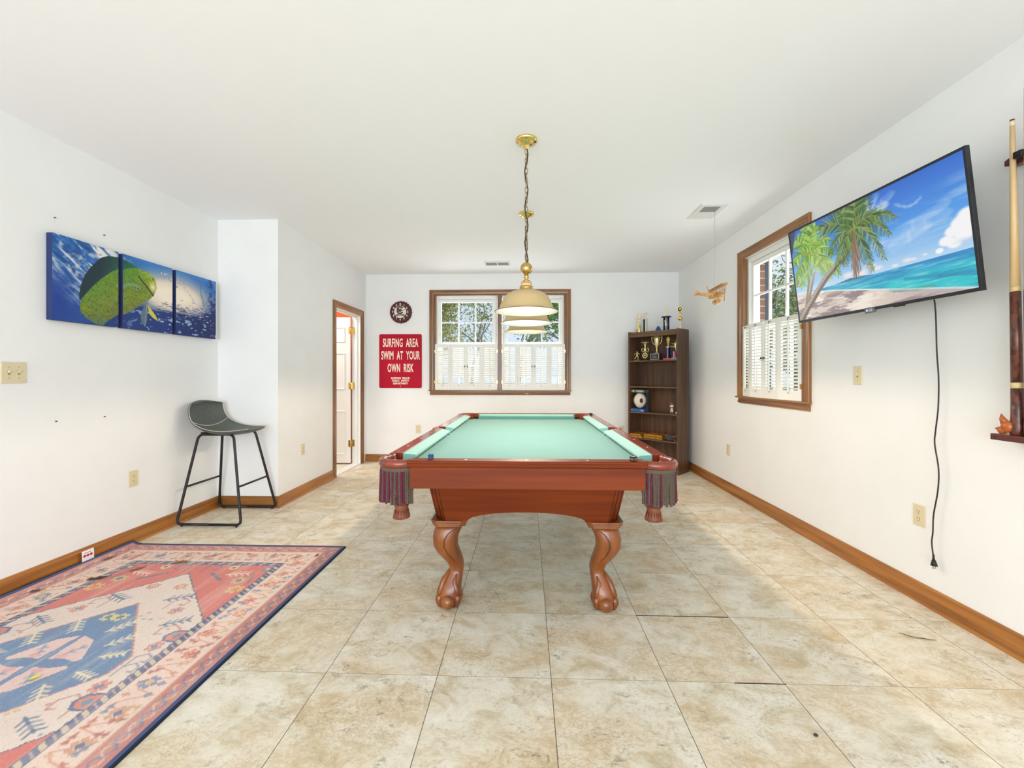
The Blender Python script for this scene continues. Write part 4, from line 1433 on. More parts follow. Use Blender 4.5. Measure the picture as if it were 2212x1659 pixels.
# ================================================================== TELEVISION
TL, TR_, BL = Vector((1.814, 2.966, 2.204)), Vector((1.890, 1.869, 2.206)), Vector((1.893, 2.972, 1.579))
EU, EV = TR_ - TL, BL - TL
EN = EV.cross(EU).normalized()
if EN.x > 0: EN = -EN
TV = lambda u, v, n=0.0: tuple(TL + EU * u + EV * v + EN * n)
def beach():
    w, h = 540, 312
    p = Pic(w, h, (40, 110, 215), 11)
    p.k = 1.6
    Q = lambda u, v: ((u - 0.009) / 0.98, (v - 0.022) / 0.953)
    U, V = p.U, p.V
    hz = 0.705
    sk = np.clip(V / hz, 0, 1)[..., None]
    top, mid, low = np.array((34, 96, 204.)), np.array((72, 152, 236.)), np.array((184, 220, 248.))
    p.a = np.where(sk < 0.55, top + (mid - top) * sk / 0.55, mid + (low - mid) * (sk - 0.55) / 0.45)
    cl = p.fbm(6, 12, 4)
    wis = np.clip((p.fbm(5, 22, 14) - 0.50) * 3.4, 0, 1) * np.clip(1 - np.abs((V - 0.48) - 0.35 * (0.6 - U)) * 3.5, 0, 1)
    p.blend(wis * 0.5, (236, 244, 252))
    for a, b, wd in (((0.925, 0.333), (0.600, 0.470), 3.5), ((0.840, 0.445), (0.640, 0.515), 5), ((0.93, 0.40), (0.70, 0.46), 3), ((0.56, 0.06), (0.545, 0.18), 5), ((0.62, 0.06), (0.55, 0.19), 4), ((0.70, 0.095), (0.56, 0.19), 3.5), ((0.66, 0.16), (0.56, 0.22), 5)):
        for k in range(9):
            o = (k - 4) * 0.006
            p.line([Q(a[0] - 0.02 * abs(k - 4) / 4, a[1] + o), Q((a[0] + b[0]) / 2, (a[1] + b[1]) / 2 + o * 1.6), Q(b[0] + 0.02 * abs(k - 4) / 4, b[1] + o * 2.2)], wd * 1.6, (238, 244, 252), 0.065 if wd != 5 or a[0] > 0.8 else 0.14)
    for k in range(14):
        t = k / 13
        u = 0.695 + 0.115 * t
        v = 0.19 + 0.06 * math.sin(t * 2.6)
        p.ell(Q(u, v), 0.012, 0.012 + 0.006 * (k % 3), (240, 246, 252), 0.35, 0.9)
    # cumulus right
    for u, v, r in ((0.98, 0.46, 0.05), (0.95, 0.50, 0.045), (0.92, 0.545, 0.04), (0.89, 0.60, 0.035), (0.96, 0.58, 0.05), (0.92, 0.63, 0.035), (0.86, 0.655, 0.02), (0.99, 0.53, 0.05)):
        p.ell(Q(u, v), r, r * 1.25, (252, 252, 254), 1, 0.35)
    p.ell(Q(0.955, 0.63), 0.05, 0.03, (206, 216, 236), 0.6, 0.9)
    for u, v, r in ((0.72, 0.655, 0.03), (0.66, 0.67, 0.025), (0.75, 0.66, 0.02), (0.53, 0.62, 0.045), (0.48, 0.655, 0.05), (0.57, 0.65, 0.04), (0.40, 0.64, 0.05), (0.80, 0.65, 0.016)):
        p.ell(Q(u, v), r, r * 0.75, (250, 238, 236), 0.85, 0.7)
    # sea
    sea = (V > hz)
    d = np.clip((V - hz) / 0.27, 0, 1)[..., None]
    rows = np.array((44, 132, 206.)) + (np.array((34, 196, 206.)) - np.array((44, 132, 206.))) * np.clip(d * 2.2, 0, 1)
    rows = rows + (np.array((86, 206, 214.)) - rows) * np.clip(1 - U * 1.2, 0, 1)[..., None]
    p.a = np.where(sea[..., None], rows, p.a)
    rip = p.fbm(9, 60, 23)
    p.blend(sea * np.clip((rip - 0.50) * 6, 0, 1) * 0.55, (24, 118, 178))
    p.blend(sea * np.clip((0.42 - rip) * 6, 0, 1) * 0.5, (166, 232, 234))
    p.poly([Q(0.30, 0.695), Q(0.40, 0.672), Q(0.48, 0.680), Q(0.55, 0.694)], (70, 110, 140))
    # beach
    shore = [Q(0.0, 0.69), Q(0.10, 0.70), Q(0.28, 0.745), Q(0.45, 0.800), Q(0.65, 0.868), Q(0.84, 0.93), Q(1.0, 0.985), Q(1.0, 1.1), Q(-0.1, 1.1)]
    p.poly([(a, b - 0.012) for a, b in shore[:7]] + shore[7:], (226, 240, 240))
    p.poly(shore, (224, 208, 192))
    sm = p.pmask(shore)
    sn = p.fbm(12, 26, 33)
    shear = p.fbm(7, 20, 37)
    p.blend(sm * np.clip((shear - 0.44) * 8, 0, 1) * np.clip((V - 0.73) * 12, 0, 1) * 0.9, (140, 118, 122))
    p.blend(sm * np.clip((sn - 0.56) * 8, 0, 1) * np.clip((0.75 - U) * 4, 0, 1), (248, 236, 222))
    p.blend(sm * np.clip((U - 0.55) * 4, 0, 1) * 0.55, (168, 150, 160))
    p.line([Q(0.62, 0.862), Q(0.75, 0.895), Q(0.82, 0.90)], 4, (84, 160, 120), 0.6)
    p.line([Q(0.70, 0.80), Q(0.85, 0.835), Q(0.99, 0.87)], 5, (30, 120, 170), 0.55)
    p.line([Q(0.62, 0.86), Q(0.80, 0.91), Q(0.99, 0.97)], 3, (176, 220, 224), 0.7)
    R = random.Random(6)
    def frond(c, tip, sag, cols, n=30, wid=0.05, thick=1.5):
        c, tip = Vector(c), Vector(tip)
        m = (c + tip) / 2 + Vector((0, -sag))
        L = (tip - c).length
        for k in range(1, n + 1):
            t = k / n
            a = (1 - t) ** 2 * c + 2 * t * (1 - t) * m + t * t * tip
            dv = (2 * (1 - t) * (m - c) + 2 * t * (tip - m)).normalized()
            for s in (-1, 1):
                nv = Vector((-dv.y, dv.x)) * s
                nv = (nv * 0.8 + dv * 0.8 + Vector((0, 0.5))).normalized()
                l = wid * (0.45 + 0.9 * math.sin(PI * min(1, t * 0.9 + 0.1))) * R.uniform(0.75, 1.15)
                e = a + Vector((nv.x * l, nv.y * l * 1.55))
                p.line([Q(a.x, a.y), Q((a.x + e.x) / 2, (a.y + e.y) / 2 - 0.004), Q(e.x, e.y)], thick, cols[R.randrange(len(cols))], 0.9, 0.5)
        p.line([Q(*((1 - t) ** 2 * c + 2 * t * (1 - t) * m + t * t * tip)) for t in [k / 10 for k in range(11)]], 1.6, (150, 140, 60), 0.8)
    G = [(44, 84, 34), (74, 118, 46), (110, 146, 60), (34, 62, 30), (140, 160, 84)]
    Y = [(118, 176, 36), (160, 206, 60), (90, 146, 34), (196, 222, 110), (70, 120, 30)]
    # the left, sunlit palm
    for a, b in (((0.02, 0.60), (0.12, 0.30)), ((0.05, 0.98), (0.13, 0.55)), ((0.10, 0.80), (0.17, 0.52))):
        p.line([Q(*a), Q(*b)], 6, (150, 128, 104))
    for tip, sg in (((0.15, 0.03), 0.05), ((0.06, 0.12), 0.06), ((0.22, 0.06), 0.08), ((0.30, 0.26), 0.12), ((0.31, 0.40), 0.12), ((0.02, 0.36), 0.10), ((0.24, 0.48), 0.05), ((0.09, 0.50), 0.04), ((0.34, 0.60), 0.12), ((0.02, 0.56), 0.06), ((0.28, 0.62), 0.10)):
        frond((0.14, 0.30), tip, sg, Y, 26, 0.055, 1.8)
    for tip, sg in (((0.34, 0.58), 0.06), ((0.05, 0.62), 0.06), ((0.30, 0.50), 0.06)):
        frond((0.17, 0.46), tip, sg, Y, 22, 0.05, 1.6)
    gz = np.clip(1.1 - np.hypot((U - 0.20) / 0.17, (V - 0.50) / 0.16), 0, 1)
    p.blend(gz * 0.45, (226, 232, 206))
    # the tall palm
    for tip, sg in (((0.54, -0.03), 0.02), ((0.46, -0.06), 0.0), ((0.37, -0.03), 0.02), ((0.255, 0.115), 0.10), ((0.50, -0.05), 0.0)):
        frond((0.461, 0.25), tip, sg, G, 34, 0.062, 1.6)
    tr = [(0.455, 0.30), (0.440, 0.385), (0.396, 0.44), (0.322, 0.520), (0.241, 0.610), (0.163, 0.725), (0.065, 0.885), (0.0, 1.0)]
    p.line([Q(a + 0.006, b) for a, b in tr], 7.5, (120, 100, 90), 1, 17)
    p.line([Q(a, b - 0.012) for a, b in tr], 3.4, (190, 174, 160), 0.9, 8)
    for k in range(46):
        t = k / 45
        i = min(6, int(t * 7))
        a = Vector(tr[i]).lerp(Vector(tr[i + 1]), t * 7 - i)
        p.line([Q(a.x - 0.012 - 0.008 * t, a.y - 0.010), Q(a.x + 0.014 + 0.008 * t, a.y + 0.016)], 0.8, (96, 78, 70), 0.6)
    for tip, sg in (((0.685, 0.285), 0.14), ((0.650, 0.40), 0.16), ((0.612, 0.585), 0.20), ((0.540, 0.655), 0.12), ((0.385, 0.54), 0.10), ((0.295, 0.40), 0.13), ((0.33, 0.55), 0.12), ((0.60, 0.22), 0.08)):
        frond((0.461, 0.25), tip, sg, G, 30, 0.052, 1.5)
    for tip in ((0.452, 0.70), (0.436, 0.69), (0.470, 0.66), (0.425, 0.62), (0.482, 0.56)):
        for k in range(7):
            o = R.uniform(-0.012, 0.012)
            p.line([Q(0.461, 0.27), Q((0.461 + tip[0]) / 2 + o, 0.45), Q(tip[0] + o, tip[1] - R.uniform(0, 0.05))], 1.2, ((146, 100, 70), (170, 124, 80), (104, 76, 56))[k % 3], 0.85)
    p.ell(Q(0.458, 0.29), 0.014, 0.03, (120, 96, 50), 1, 0.5)
    p.poly([(0, 0), (0.055, 0), (0.035, 0.08), (0.012, 0.22), (0, 0.26)], (52, 48, 62), 0.85)
    p.blend(0.10 * np.ones_like(U), (255, 255, 255))
    return p
beachp = beach()
m_screen = vcol('lit_screen', 0.25, emit=0.92, coat=0.0, spec=0.3)
m_bezel = mat('black_bezel', (26, 29, 36), 0.35)
tv = thing('television', 'large flat screen television showing a palm beach, tilted on the right wall', 'television', (1.95, 2.42, 1.89))
def slab(u0, u1, v0, v1, n0, n1):
    return MB().hexa([TV(u0, v1, n0), TV(u1, v1, n0), TV(u1, v0, n0), TV(u0, v0, n0), TV(u0, v1, n1), TV(u1, v1, n1), TV(u1, v0, n1), TV(u0, v0, n1)])
part('back_housing', slab(0.03, 0.97, 0.03, 0.97, -0.034, -0.001), m_black, tv, world=True, bevel=0.006)
part('back_bulge', slab(0.16, 0.84, 0.40, 0.95, -0.062, -0.034), m_black, tv, world=True, bevel=0.012)
bz = MB()
for a, b, c, d in ((0, 0.0085, 0, 1), (0.9885, 1, 0, 1), (0.0085, 0.9885, 0, 0.020), (0.0085, 0.9885, 0.974, 1)):
    bz.join(slab(a, b, c, d, -0.017, 0.0035))
part('bezel', bz, m_bezel, tv, world=True, bevel=0.0012)
picture_mesh('screen', beachp, lambda s, t: TV(0.0085 + 0.98 * s, 0.020 + 0.954 * t, 0.0006), m_screen, tv)
lg = slab(0.474, 0.530, 0.972, 1.022, -0.006, 0.0048)
bd = part('logo_badge', lg, mat('badge_grey', (110, 116, 128), 0.35, 0.4), tv, world=True, bevel=0.001)
cq = MB()
for k in range(1):
    cq.prism([(0.488 + 0.0062 * math.cos(2 * PI * i / 16), 0.997 + 0.0108 * math.sin(2 * PI * i / 16)) for i in range(16)], lambda u, v, n: TV(u, v, n), 0.0048, 0.0053)
E3 = EU.length
tx = text_mb('LG', 0.017, lambda x, y, n: TV(0.509 + x / E3, 0.997 - y / EV.length, 0.0048 + n), 0.0005, 1.0, 0.0004)
cq.join(tx)
q = part('logo', cq, mat('logo_white', (226, 230, 236), 0.4), bd)
q.data.transform(world_loc(tv).inverted())
part('stand_foot_mount', slab(0.62, 0.66, 0.998, 1.008, -0.030, -0.006), m_black, tv, world=True)
arm = MB().box((2.085, 2.28, 1.70), (2.118, 2.56, 2.02))
arm.tube([(2.09, 2.30, 1.88), (2.00, 2.52, 1.885), tuple(Vector(TV(0.42, 0.52, -0.06)))], 0.018, 8)
part('wall_bracket', arm, m_black, tv, world=True, bevel=0.002)
cp = [TV(0.66, 0.80, -0.055), (2.055, 2.215, 1.66), (2.085, 2.212, 1.58), (2.086, 2.203, 1.335), (2.088, 2.196, 1.20), (2.088, 2.198, 1.052), (2.088, 2.212, 0.93), (2.088, 2.216, 0.862), (2.088, 2.196, 0.74), (2.088, 2.200, 0.628), (2.088, 2.222, 0.50), (2.088, 2.226, 0.409), (2.088, 2.232, 0.355), (2.088, 2.224, 0.290)]
def smooth(pts, n=5):
    pts = [Vector(p) for p in pts]
    out = []
    for i in range(len(pts) - 1):
        p0, p1, p2, p3 = pts[max(i - 1, 0)], pts[i], pts[i + 1], pts[min(i + 2, len(pts) - 1)]
        for k in range(n):
            t = k / n
            out.append(0.5 * ((2 * p1) + (p2 - p0) * t + (2 * p0 - 5 * p1 + 4 * p2 - p3) * t * t + (3 * p1 - p0 - 3 * p2 + p3) * t ** 3))
    out.append(pts[-1])
    return out
pc = part('power_cord', MB().tube(smooth(cp), 0.0034, 8), m_cord, tv, world=True)
pg = MB().cyl((2.088, 2.2235, 0.296), (2.088, 2.2215, 0.268), 0.0040, 0.0055, 8).cyl((2.088, 2.2215, 0.268), (2.088, 2.219, 0.240), 0.0075, 0.0145, 10)
q = part('plug', pg, m_cord, pc)
q.data.transform(world_loc(tv).inverted())
pg = MB().box((2.0815, 2.2155, 0.225), (2.0830, 2.2215, 0.241)).box((2.0930, 2.2155, 0.225), (2.0945, 2.2215, 0.241))
q = part('plug_prongs', pg, mat('nickel', (190, 184, 170), 0.3, 0.9), pc)
q.data.transform(world_loc(tv).inverted())

# ================================================================== RUG
RX0, RX1, RYF, RLEN = -2.832, -1.278, 2.918, 2.46
RW_ = RX1 - RX0
def rug():
    w, h = 320, 506
    p = Pic(w, h, (206, 112, 104), 21)
    NAVY, RED, CREAM, BLUE, PINK, TAN, LT = (54, 66, 106), (190, 104, 100), (220, 204, 192), (98, 128, 166), (222, 190, 184), (204, 178, 122), (226, 214, 204)
    C = lambda a, b: (a / RW_, b / RLEN)
    A, B = p.U * RW_, p.V * RLEN
    edge = np.minimum(np.minimum(A, RW_ - A), np.minimum(B, RLEN - B))
    n1, n2 = p.fbm(40, 8, 3, 3), p.fbm(8, 12, 7, 4)
    R = random.Random(12)
    kx = w / RW_
    def ln(pts, wm, col, al=0.9):
        p.line([C(*q) for q in pts], wm * kx, col, al)
    def dia(c, rx, ry, col, al=0.95):
        p.poly([C(c[0] - rx, c[1]), C(c[0], c[1] - ry), C(c[0] + rx, c[1]), C(c[0], c[1] + ry)], col, al)
    def leaf(c, ang, L, col, n=4, al=0.9):
        ca, sa = math.cos(ang), math.sin(ang)
        ln([(c[0] - ca * L / 2, c[1] - sa * L / 2), (c[0] + ca * L / 2, c[1] + sa * L / 2)], 0.010, col, al)
        for k in range(n):
            t = -0.5 + (k + 0.5) / n
            o = (c[0] + ca * L * t, c[1] + sa * L * t)
            for s in (-1, 1):
                a2 = ang + s * 0.9
                ln([o, (o[0] + math.cos(a2) * L * 0.28, o[1] + math.sin(a2) * L * 0.28)], 0.009, col, al)
    def flower(c, r, c1, c2, al=0.95):
        for k in range(6):
            a = k * PI / 3 + 0.3
            dia((c[0] + r * 0.7 * math.cos(a), c[1] + r * 0.7 * math.sin(a)), r * 0.42, r * 0.42, c1, al)
        dia(c, r * 0.5, r * 0.5, c2, al)
    def hook(c, s, col, f=1):
        pts = [(c[0] + s * f * x, c[1] + s * y) for x, y in ((-0.5, 0.5), (-0.5, -0.3), (0, -0.6), (0.45, -0.3), (0.4, 0.15), (0.1, 0.1))]
        ln(pts, 0.008, col, 0.8)
    # field
    # cream medallion with stepped edge
    cx, cy = 0.777, 1.23
    zig = 0.010 * (np.abs(((B * 26) % 1) - 0.5) * 2 - 0.5)
    half = 0.46 * np.clip((B - 0.44) / 0.47, 0, 1) * (B < cy) + 0.46 * np.clip((2.02 - B) / 0.47, 0, 1) * (B >= cy)
    med = (np.abs(A - cx) < half + zig) & (B > 0.44) & (B < 2.02)
    rim = (np.abs(A - cx) < half + zig + 0.010) & (B > 0.43) & (B < 2.03)
    p.blend(rim.astype(float), (106, 112, 118))
    p.blend(med.astype(float), CREAM)
    hb = 0.355 * np.clip((B - 0.775) / 0.40, 0, 1) * (B < cy) + 0.355 * np.clip((1.685 - B) / 0.40, 0, 1) * (B >= cy)
    z2 = 0.006 * (np.abs(((B * 40) % 1) - 0.5) * 2 - 0.5)
    bl2 = (np.abs(A - cx) < hb + z2 + 0.010) & (B > 0.765) & (B < 1.695)
    bl = (np.abs(A - cx) < hb + z2) & (B > 0.775) & (B < 1.685)
    p.blend(bl2.astype(float), (196, 134, 126))
    p.blend(bl.astype(float), BLUE)
    # pink lobes in the centre
    for s in (-1, 1):
        for q in (-1, 1):
            p.poly([C(cx + q * x, cy + s * y) for x, y in ((0.010, 0.185), (0.085, 0.155), (0.165, 0.030), (0.150, 0.012), (0.085, 0.030), (0.020, 0.025))], PINK)
            leaf((cx + q * 0.075, cy + s * 0.085), s * q * 1.0, 0.07, (124, 148, 176), 2, 0.8)
            dia((cx + q * 0.06, cy + s * 0.045), 0.03, 0.02, (212, 148, 148), 0.6)
            leaf((cx + q * 0.21, cy + s * 0.16), s * q * 0.9, 0.11, (226, 214, 180))
            leaf((cx + q * 0.11, cy + s * 0.26), s * q * 0.9, 0.11, (226, 214, 180))
            leaf((cx + q * 0.27, cy + s * 0.06), s * q * 0.3, 0.09, (232, 216, 180))
            flower((cx + q * 0.03, cy + s * 0.335), 0.035, (206, 196, 140), (110, 120, 130))
            # motifs on the cream ground
            leaf((cx + q * 0.34, cy + s * 0.30), 0.5 * s * q, 0.12, (92, 112, 140))
            leaf((cx + q * 0.17, cy + s * 0.52), 0.4 * s * q, 0.13, (92, 112, 140))
            flower((cx + q * 0.26, cy + s * 0.40), 0.035, (200, 140, 130), (120, 130, 150))
            flower((cx + q * 0.08, cy + s * 0.64), 0.034, (206, 140, 126), (222, 180, 130))
            flower((cx + q * 0.40, cy + s * 0.12), 0.036, (206, 130, 124), (110, 124, 150))
            hook((cx + q * 0.22, cy + s * 0.46), 0.09, (170, 124, 116), q)
            hook((cx + q * 0.36, cy + s * 0.22), 0.10, (180, 120, 112), -q)
            hook((cx + q * 0.42, cy + s * 0.03), 0.07, (120, 130, 150), q)
            p.poly([C(cx + q * x, cy + s * y) for x, y in ((0.466, 0.24), (0.40, 0.235), (0.375, 0.195), (0.40, 0.155), (0.466, 0.15))], (96, 110, 144))
            p.poly([C(cx + q * x, cy + s * y) for x, y in ((0.466, 0.23), (0.41, 0.225), (0.39, 0.195), (0.41, 0.165), (0.466, 0.16))], (206, 128, 110))
            dia((cx + q * 0.435, cy + s * 0.195), 0.022, 0.022, (104, 140, 166))
            for _ in range(16):
                a, b = cx + q * R.uniform(0.05, 0.45), cy + s * R.uniform(0.10, 0.75)
                if med[min(h - 1, int(b / RLEN * h)), min(w - 1, int(a / RW_ * w))] and not bl2[min(h - 1, int(b / RLEN * h)), min(w - 1, int(a / RW_ * w))]:
                    dia((a, b), R.uniform(0.008, 0.02), R.uniform(0.006, 0.012), R.choice([(196, 130, 120), (124, 138, 166), (202, 170, 130)]), 0.75)
            # motifs on the red ground
            leaf((cx + q * 0.30, cy + s * 0.80), 0.2 * q * s, 0.13, (232, 212, 196))
            flower((cx + q * 0.41, cy + s * 0.62), 0.045, (208, 178, 110), (210, 130, 100))
            flower((cx + q * 0.36, cy + s * 0.72), 0.040, (196, 176, 120), (92, 114, 140))
            ln([(cx + q * 0.14, cy + s * 0.80), (cx + q * 0.25, cy + s * 0.72)], 0.018, (98, 112, 130), 0.9)
            ln([(cx + q * 0.40, cy + s * 0.80), (cx + q * 0.43, cy + s * 0.70)], 0.016, (98, 112, 130), 0.8)
            hook((cx + q * 0.10, cy + s * 0.86), 0.09, (92, 108, 130), q)
            flower((cx + q * 0.44, cy + s * 0.87), 0.034, (104, 126, 150), (220, 190, 130))
            flower((cx + q * 0.22, cy + s * 0.88), 0.030, (220, 196, 140), (96, 114, 140))
    # borders
    brd = edge < 0.318
    p.blend(brd.astype(float), (78, 90, 124))
    # small running pattern on the navy guard stripe
    along = np.where(np.minimum(A, RW_ - A) < np.minimum(B, RLEN - B), B, A)
    ph = (along * 15 + (edge - 0.294) * 9) % 1
    gd = (edge > 0.277) & (edge < 0.313)
    p.blend((gd & (ph < 0.30)).astype(float) * 0.95, (206, 184, 150))
    p.blend((gd & (ph > 0.55) & (ph < 0.68)).astype(float) * 0.8, (190, 150, 140))
    p.blend((edge < 0.272).astype(float), (226, 200, 184))
    # cream border: lattice of scrolls, flowers and leaves
    def border_pts(d, step, off=0.0):
        out = []
        k = off
        while k < RLEN:
            out += [(d, k, 0), (RW_ - d, RLEN - k, 0)]
            k += step
        k = off
        while k < RW_:
            out += [(k, d, 1), (RW_ - k, RLEN - d, 1)]
            k += step
        return out
    cb = (edge > 0.112) & (edge < 0.268)
    for i, (a, b, hz) in enumerate(border_pts(0.19, 0.150, 0.10)):
        if not cb[min(h - 1, int(b / RLEN * h)), min(w - 1, int(a / RW_ * w))]: continue
        f = 1 if i % 4 < 2 else -1
        pts = [(-0.075, 0.06 * f), (-0.05, -0.02 * f), (-0.02, -0.055 * f), (0.0, 0.0), (0.02, 0.055 * f), (0.05, 0.02 * f), (0.075, -0.06 * f)]
        pts = [(a + x, b + y) if hz else (a + y, b + x) for x, y in pts]
        ln(pts, 0.007, (206, 138, 122), 0.75)
        flower((a + R.uniform(-0.02, 0.02), b + R.uniform(-0.02, 0.02)), 0.034, R.choice([(120, 136, 160), (206, 132, 116), (196, 146, 120)]), R.choice([(218, 180, 120), (92, 108, 140), (200, 110, 96)]), 0.9)
    for a, b, hz in border_pts(0.15, 0.058, 0.03) + border_pts(0.235, 0.064, 0.05):
        if cb[min(h - 1, int(b / RLEN * h)), min(w - 1, int(a / RW_ * w))]:
            if R.random() < 0.5: leaf((a, b), R.uniform(0, PI), 0.045, R.choice([(186, 118, 104), (116, 130, 152), (200, 160, 120), (168, 104, 96)]), 2, 0.75)
            else: dia((a, b), R.uniform(0.012, 0.024), R.uniform(0.010, 0.018), R.choice([(204, 140, 124), (124, 138, 164), (206, 172, 128)]), 0.8)
    p.blend(((edge > 0.104) & (edge < 0.112)).astype(float), (206, 140, 122))
    # outer red guard
    rg = edge < 0.104
    p.blend(rg.astype(float), (196, 124, 114))
    ph = (along * 11) % 1
    sc = (edge > 0.034) & (edge < 0.096)
    p.blend((sc & (np.abs(edge - 0.065 - 0.018 * np.sin(along * 2 * PI * 11)) < 0.006)).astype(float) * 0.8, (122, 112, 140))
    p.blend((sc & (np.abs(edge - 0.065 + 0.018 * np.sin(along * 2 * PI * 11)) < 0.005)).astype(float) * 0.8, (222, 190, 160))
    p.blend((sc & (((along * 22) % 1) < 0.22) & (np.abs(edge - 0.065) < 0.012)).astype(float) * 0.7, (112, 122, 150))
    p.blend((edge < 0.026).astype(float), NAVY)
    # woven unevenness
    p.blend(np.clip((n1 - 0.5) * 2.0, 0, 1) * (edge > 0.026) * 0.5, (226, 208, 196))
    p.blend(np.clip((0.5 - n2) * 1.6, 0, 1) * 0.22, (150, 110, 104))
    p.a = p.a * 0.80 + np.array((214, 204, 202.)) * 0.20
    wv = p.rng.random((h, w))
    p.blend((wv > 0.80) * 0.07 * (edge > 0.026), (240, 228, 216))
    p.blend((wv < 0.15) * 0.08, (110, 96, 100))
    return p
rugp = rug()
m_rug = vcol('woven_rug', 1.0, spec=0.1)
m_bind = mat('navy_binding', (42, 52, 78), 0.95, spec=0.1)
rugo = thing('area_rug', 'faded red, cream and blue patterned oriental rug with navy edge along the left wall', 'rug', ((RX0 + RX1) / 2, RYF - RLEN / 2, 0))
def rugfn(s, t):
    x, y = RX0 + RW_ * s, RYF - RLEN * t
    z = 0.0085 + 0.020 * max(0, 1 - s * 30) + 0.0008 * math.sin(x * 9 + y * 5)
    return (x, y, z)
picture_mesh('pile', rugp, rugfn, m_rug, rugo)
bnd = MB()
K = 40
for (a, b) in (((RX0, RYF), (RX1, RYF)), ((RX1, RYF), (RX1, RYF - RLEN)), ((RX1, RYF - RLEN), (RX0, RYF - RLEN)), ((RX0, RYF - RLEN), (RX0, RYF))):
    pts = []
    for k in range(K + 1):
        x, y = a[0] + (b[0] - a[0]) * k / K, a[1] + (b[1] - a[1]) * k / K
        pts.append((x, y, rugfn((x - RX0) / RW_, (RYF - y) / RLEN)[2] - 0.0035))
    bnd.tube(pts, 0.0052, 8)
part('binding', bnd, m_bind, rugo, world=True)
tg = MB()
rows = []
for k in range(7):
    t = k / 6
    rows.append([(-2.826 - 0.006 * t + 0.004 * math.sin(t * 2), y, 0.022 + 0.070 * t) for y in (2.57, 2.645)])
vs = [p for r in rows for p in r]
tg.add(vs, [(2 * i, 2 * i + 1, 2 * i + 3, 2 * i + 2) for i in range(6)])
tg_o = part('care_tag', tg, mat('white_label', (240, 240, 240), 0.7), rugo, world=True, label='white paper tag with red marks standing up at the rug edge')
dm = MB()
for k in range(3):
    yy = 2.587 + 0.020 * k
    dm.prism([(yy - 0.012, 0.058), (yy, 0.048), (yy + 0.012, 0.058), (yy, 0.068)], lambda u, w, n: (-2.8265 + n, u, w), 0, 0.001)
dm.box((-2.8265, 2.588, 0.074), (-2.8258, 2.628, 0.077))
q = part('red_mark', dm, mat('red_print', (196, 40, 70), 0.7), tg_o)
q.data.transform(world_loc(rugo).inverted())

# dry leaves and bits on rug and floor
def dry_leaf(label, x, y, L, rz, rgb, z=0.0105, lobes=5, name='dry_leaf', cat='leaf', group=None):
    mb = MB()
    R = random.Random(int(x * 1000 + y * 77))
    n = 24
    pts = []
    for k in range(n):
        a = 2 * PI * k / n
        r = L * (0.30 + 0.20 * math.cos(a) ** 2 + 0.14 * math.cos(lobes * a) + R.uniform(-0.03, 0.03))
        pts.append((r * math.cos(a), r * math.sin(a) * 0.7, 0.004 + 0.30 * L * R.uniform(0.0, 0.35) * abs(math.sin(a * 1.5))))
    mb.add([(0, 0, 0.003)] + pts, [(0, 1 + k, 1 + (k + 1) % n) for k in range(n)], 0, True)
    mb.tube([(-L * 0.1, 0, 0.003), (L * 0.5, 0, 0.005), (L * 0.8, 0.01, 0.003)], 0.0012, 5)
    o = part(name, mb, mat('leaf_%d_%d_%d' % rgb, rgb, 0.8), None)
    o.location = (x, y, z)
    o.rotation_euler = (0, 0, rz)
    tag(o, label, cat, group)
dry_leaf('dark curled dry leaf on the red field of the rug, the largest one', -2.545, 2.395, 0.085, 0.5, (92, 62, 44))
dry_leaf('brown dry leaf near the far left corner of the rug, next to the paper tag', -2.745, 2.66, 0.055, 1.2, (128, 88, 58))
dry_leaf('tan dry leaf on the red field behind the cream tip of the rug', -2.235, 2.63, 0.075, 0.2, (170, 120, 66))
dry_leaf('ochre dry leaf on the rug near the navy inner stripe', -2.42, 2.52, 0.065, 0.9, (150, 104, 52))
dry_leaf('small tan dry leaf on the far border of the rug', -2.085, 2.735, 0.045, 0.7, (176, 132, 84))
dry_leaf('small dark dry leaf beside the left edge of the rug', -2.735, 2.245, 0.050, 0.3, (96, 66, 48))
dry_leaf('reddish dry leaf on the far right corner of the rug', -1.40, 2.755, 0.034, 1.4, (146, 64, 44))
dry_leaf('bright yellow green leaf on the pink centre of the rug', -1.955, 1.593, 0.034, 0.8, (212, 220, 60), lobes=1)
o = part('dark_twig', MB().tube([(-0.062, 0.028, 0.004), (-0.045, 0.005, 0.006), (-0.018, -0.008, 0.003), (0.01, -0.014, 0.005), (0.03, -0.02, 0.003), (0.062, -0.022, 0.003)], [0.001, 0.0016, 0.0014, 0.0022, 0.0013, 0.0008], 6), mat('twig', (74, 52, 36), 0.8))
o.location = (1.815, 2.005, 0)
tag(o, 'thin dark curved twig on the floor tiles near the right wall', 'twig')
o = part('pebble', MB().ball((0, 0, 0.004), 0.0075, 10, sc=(1, 0.8, 0.55)), mat('dark_crumb', (60, 56, 58), 0.8))
o.location = (0.973, 1.443, 0)
tag(o, 'small dark crumb on the floor tiles in front of the pool table, lower right', 'crumb')
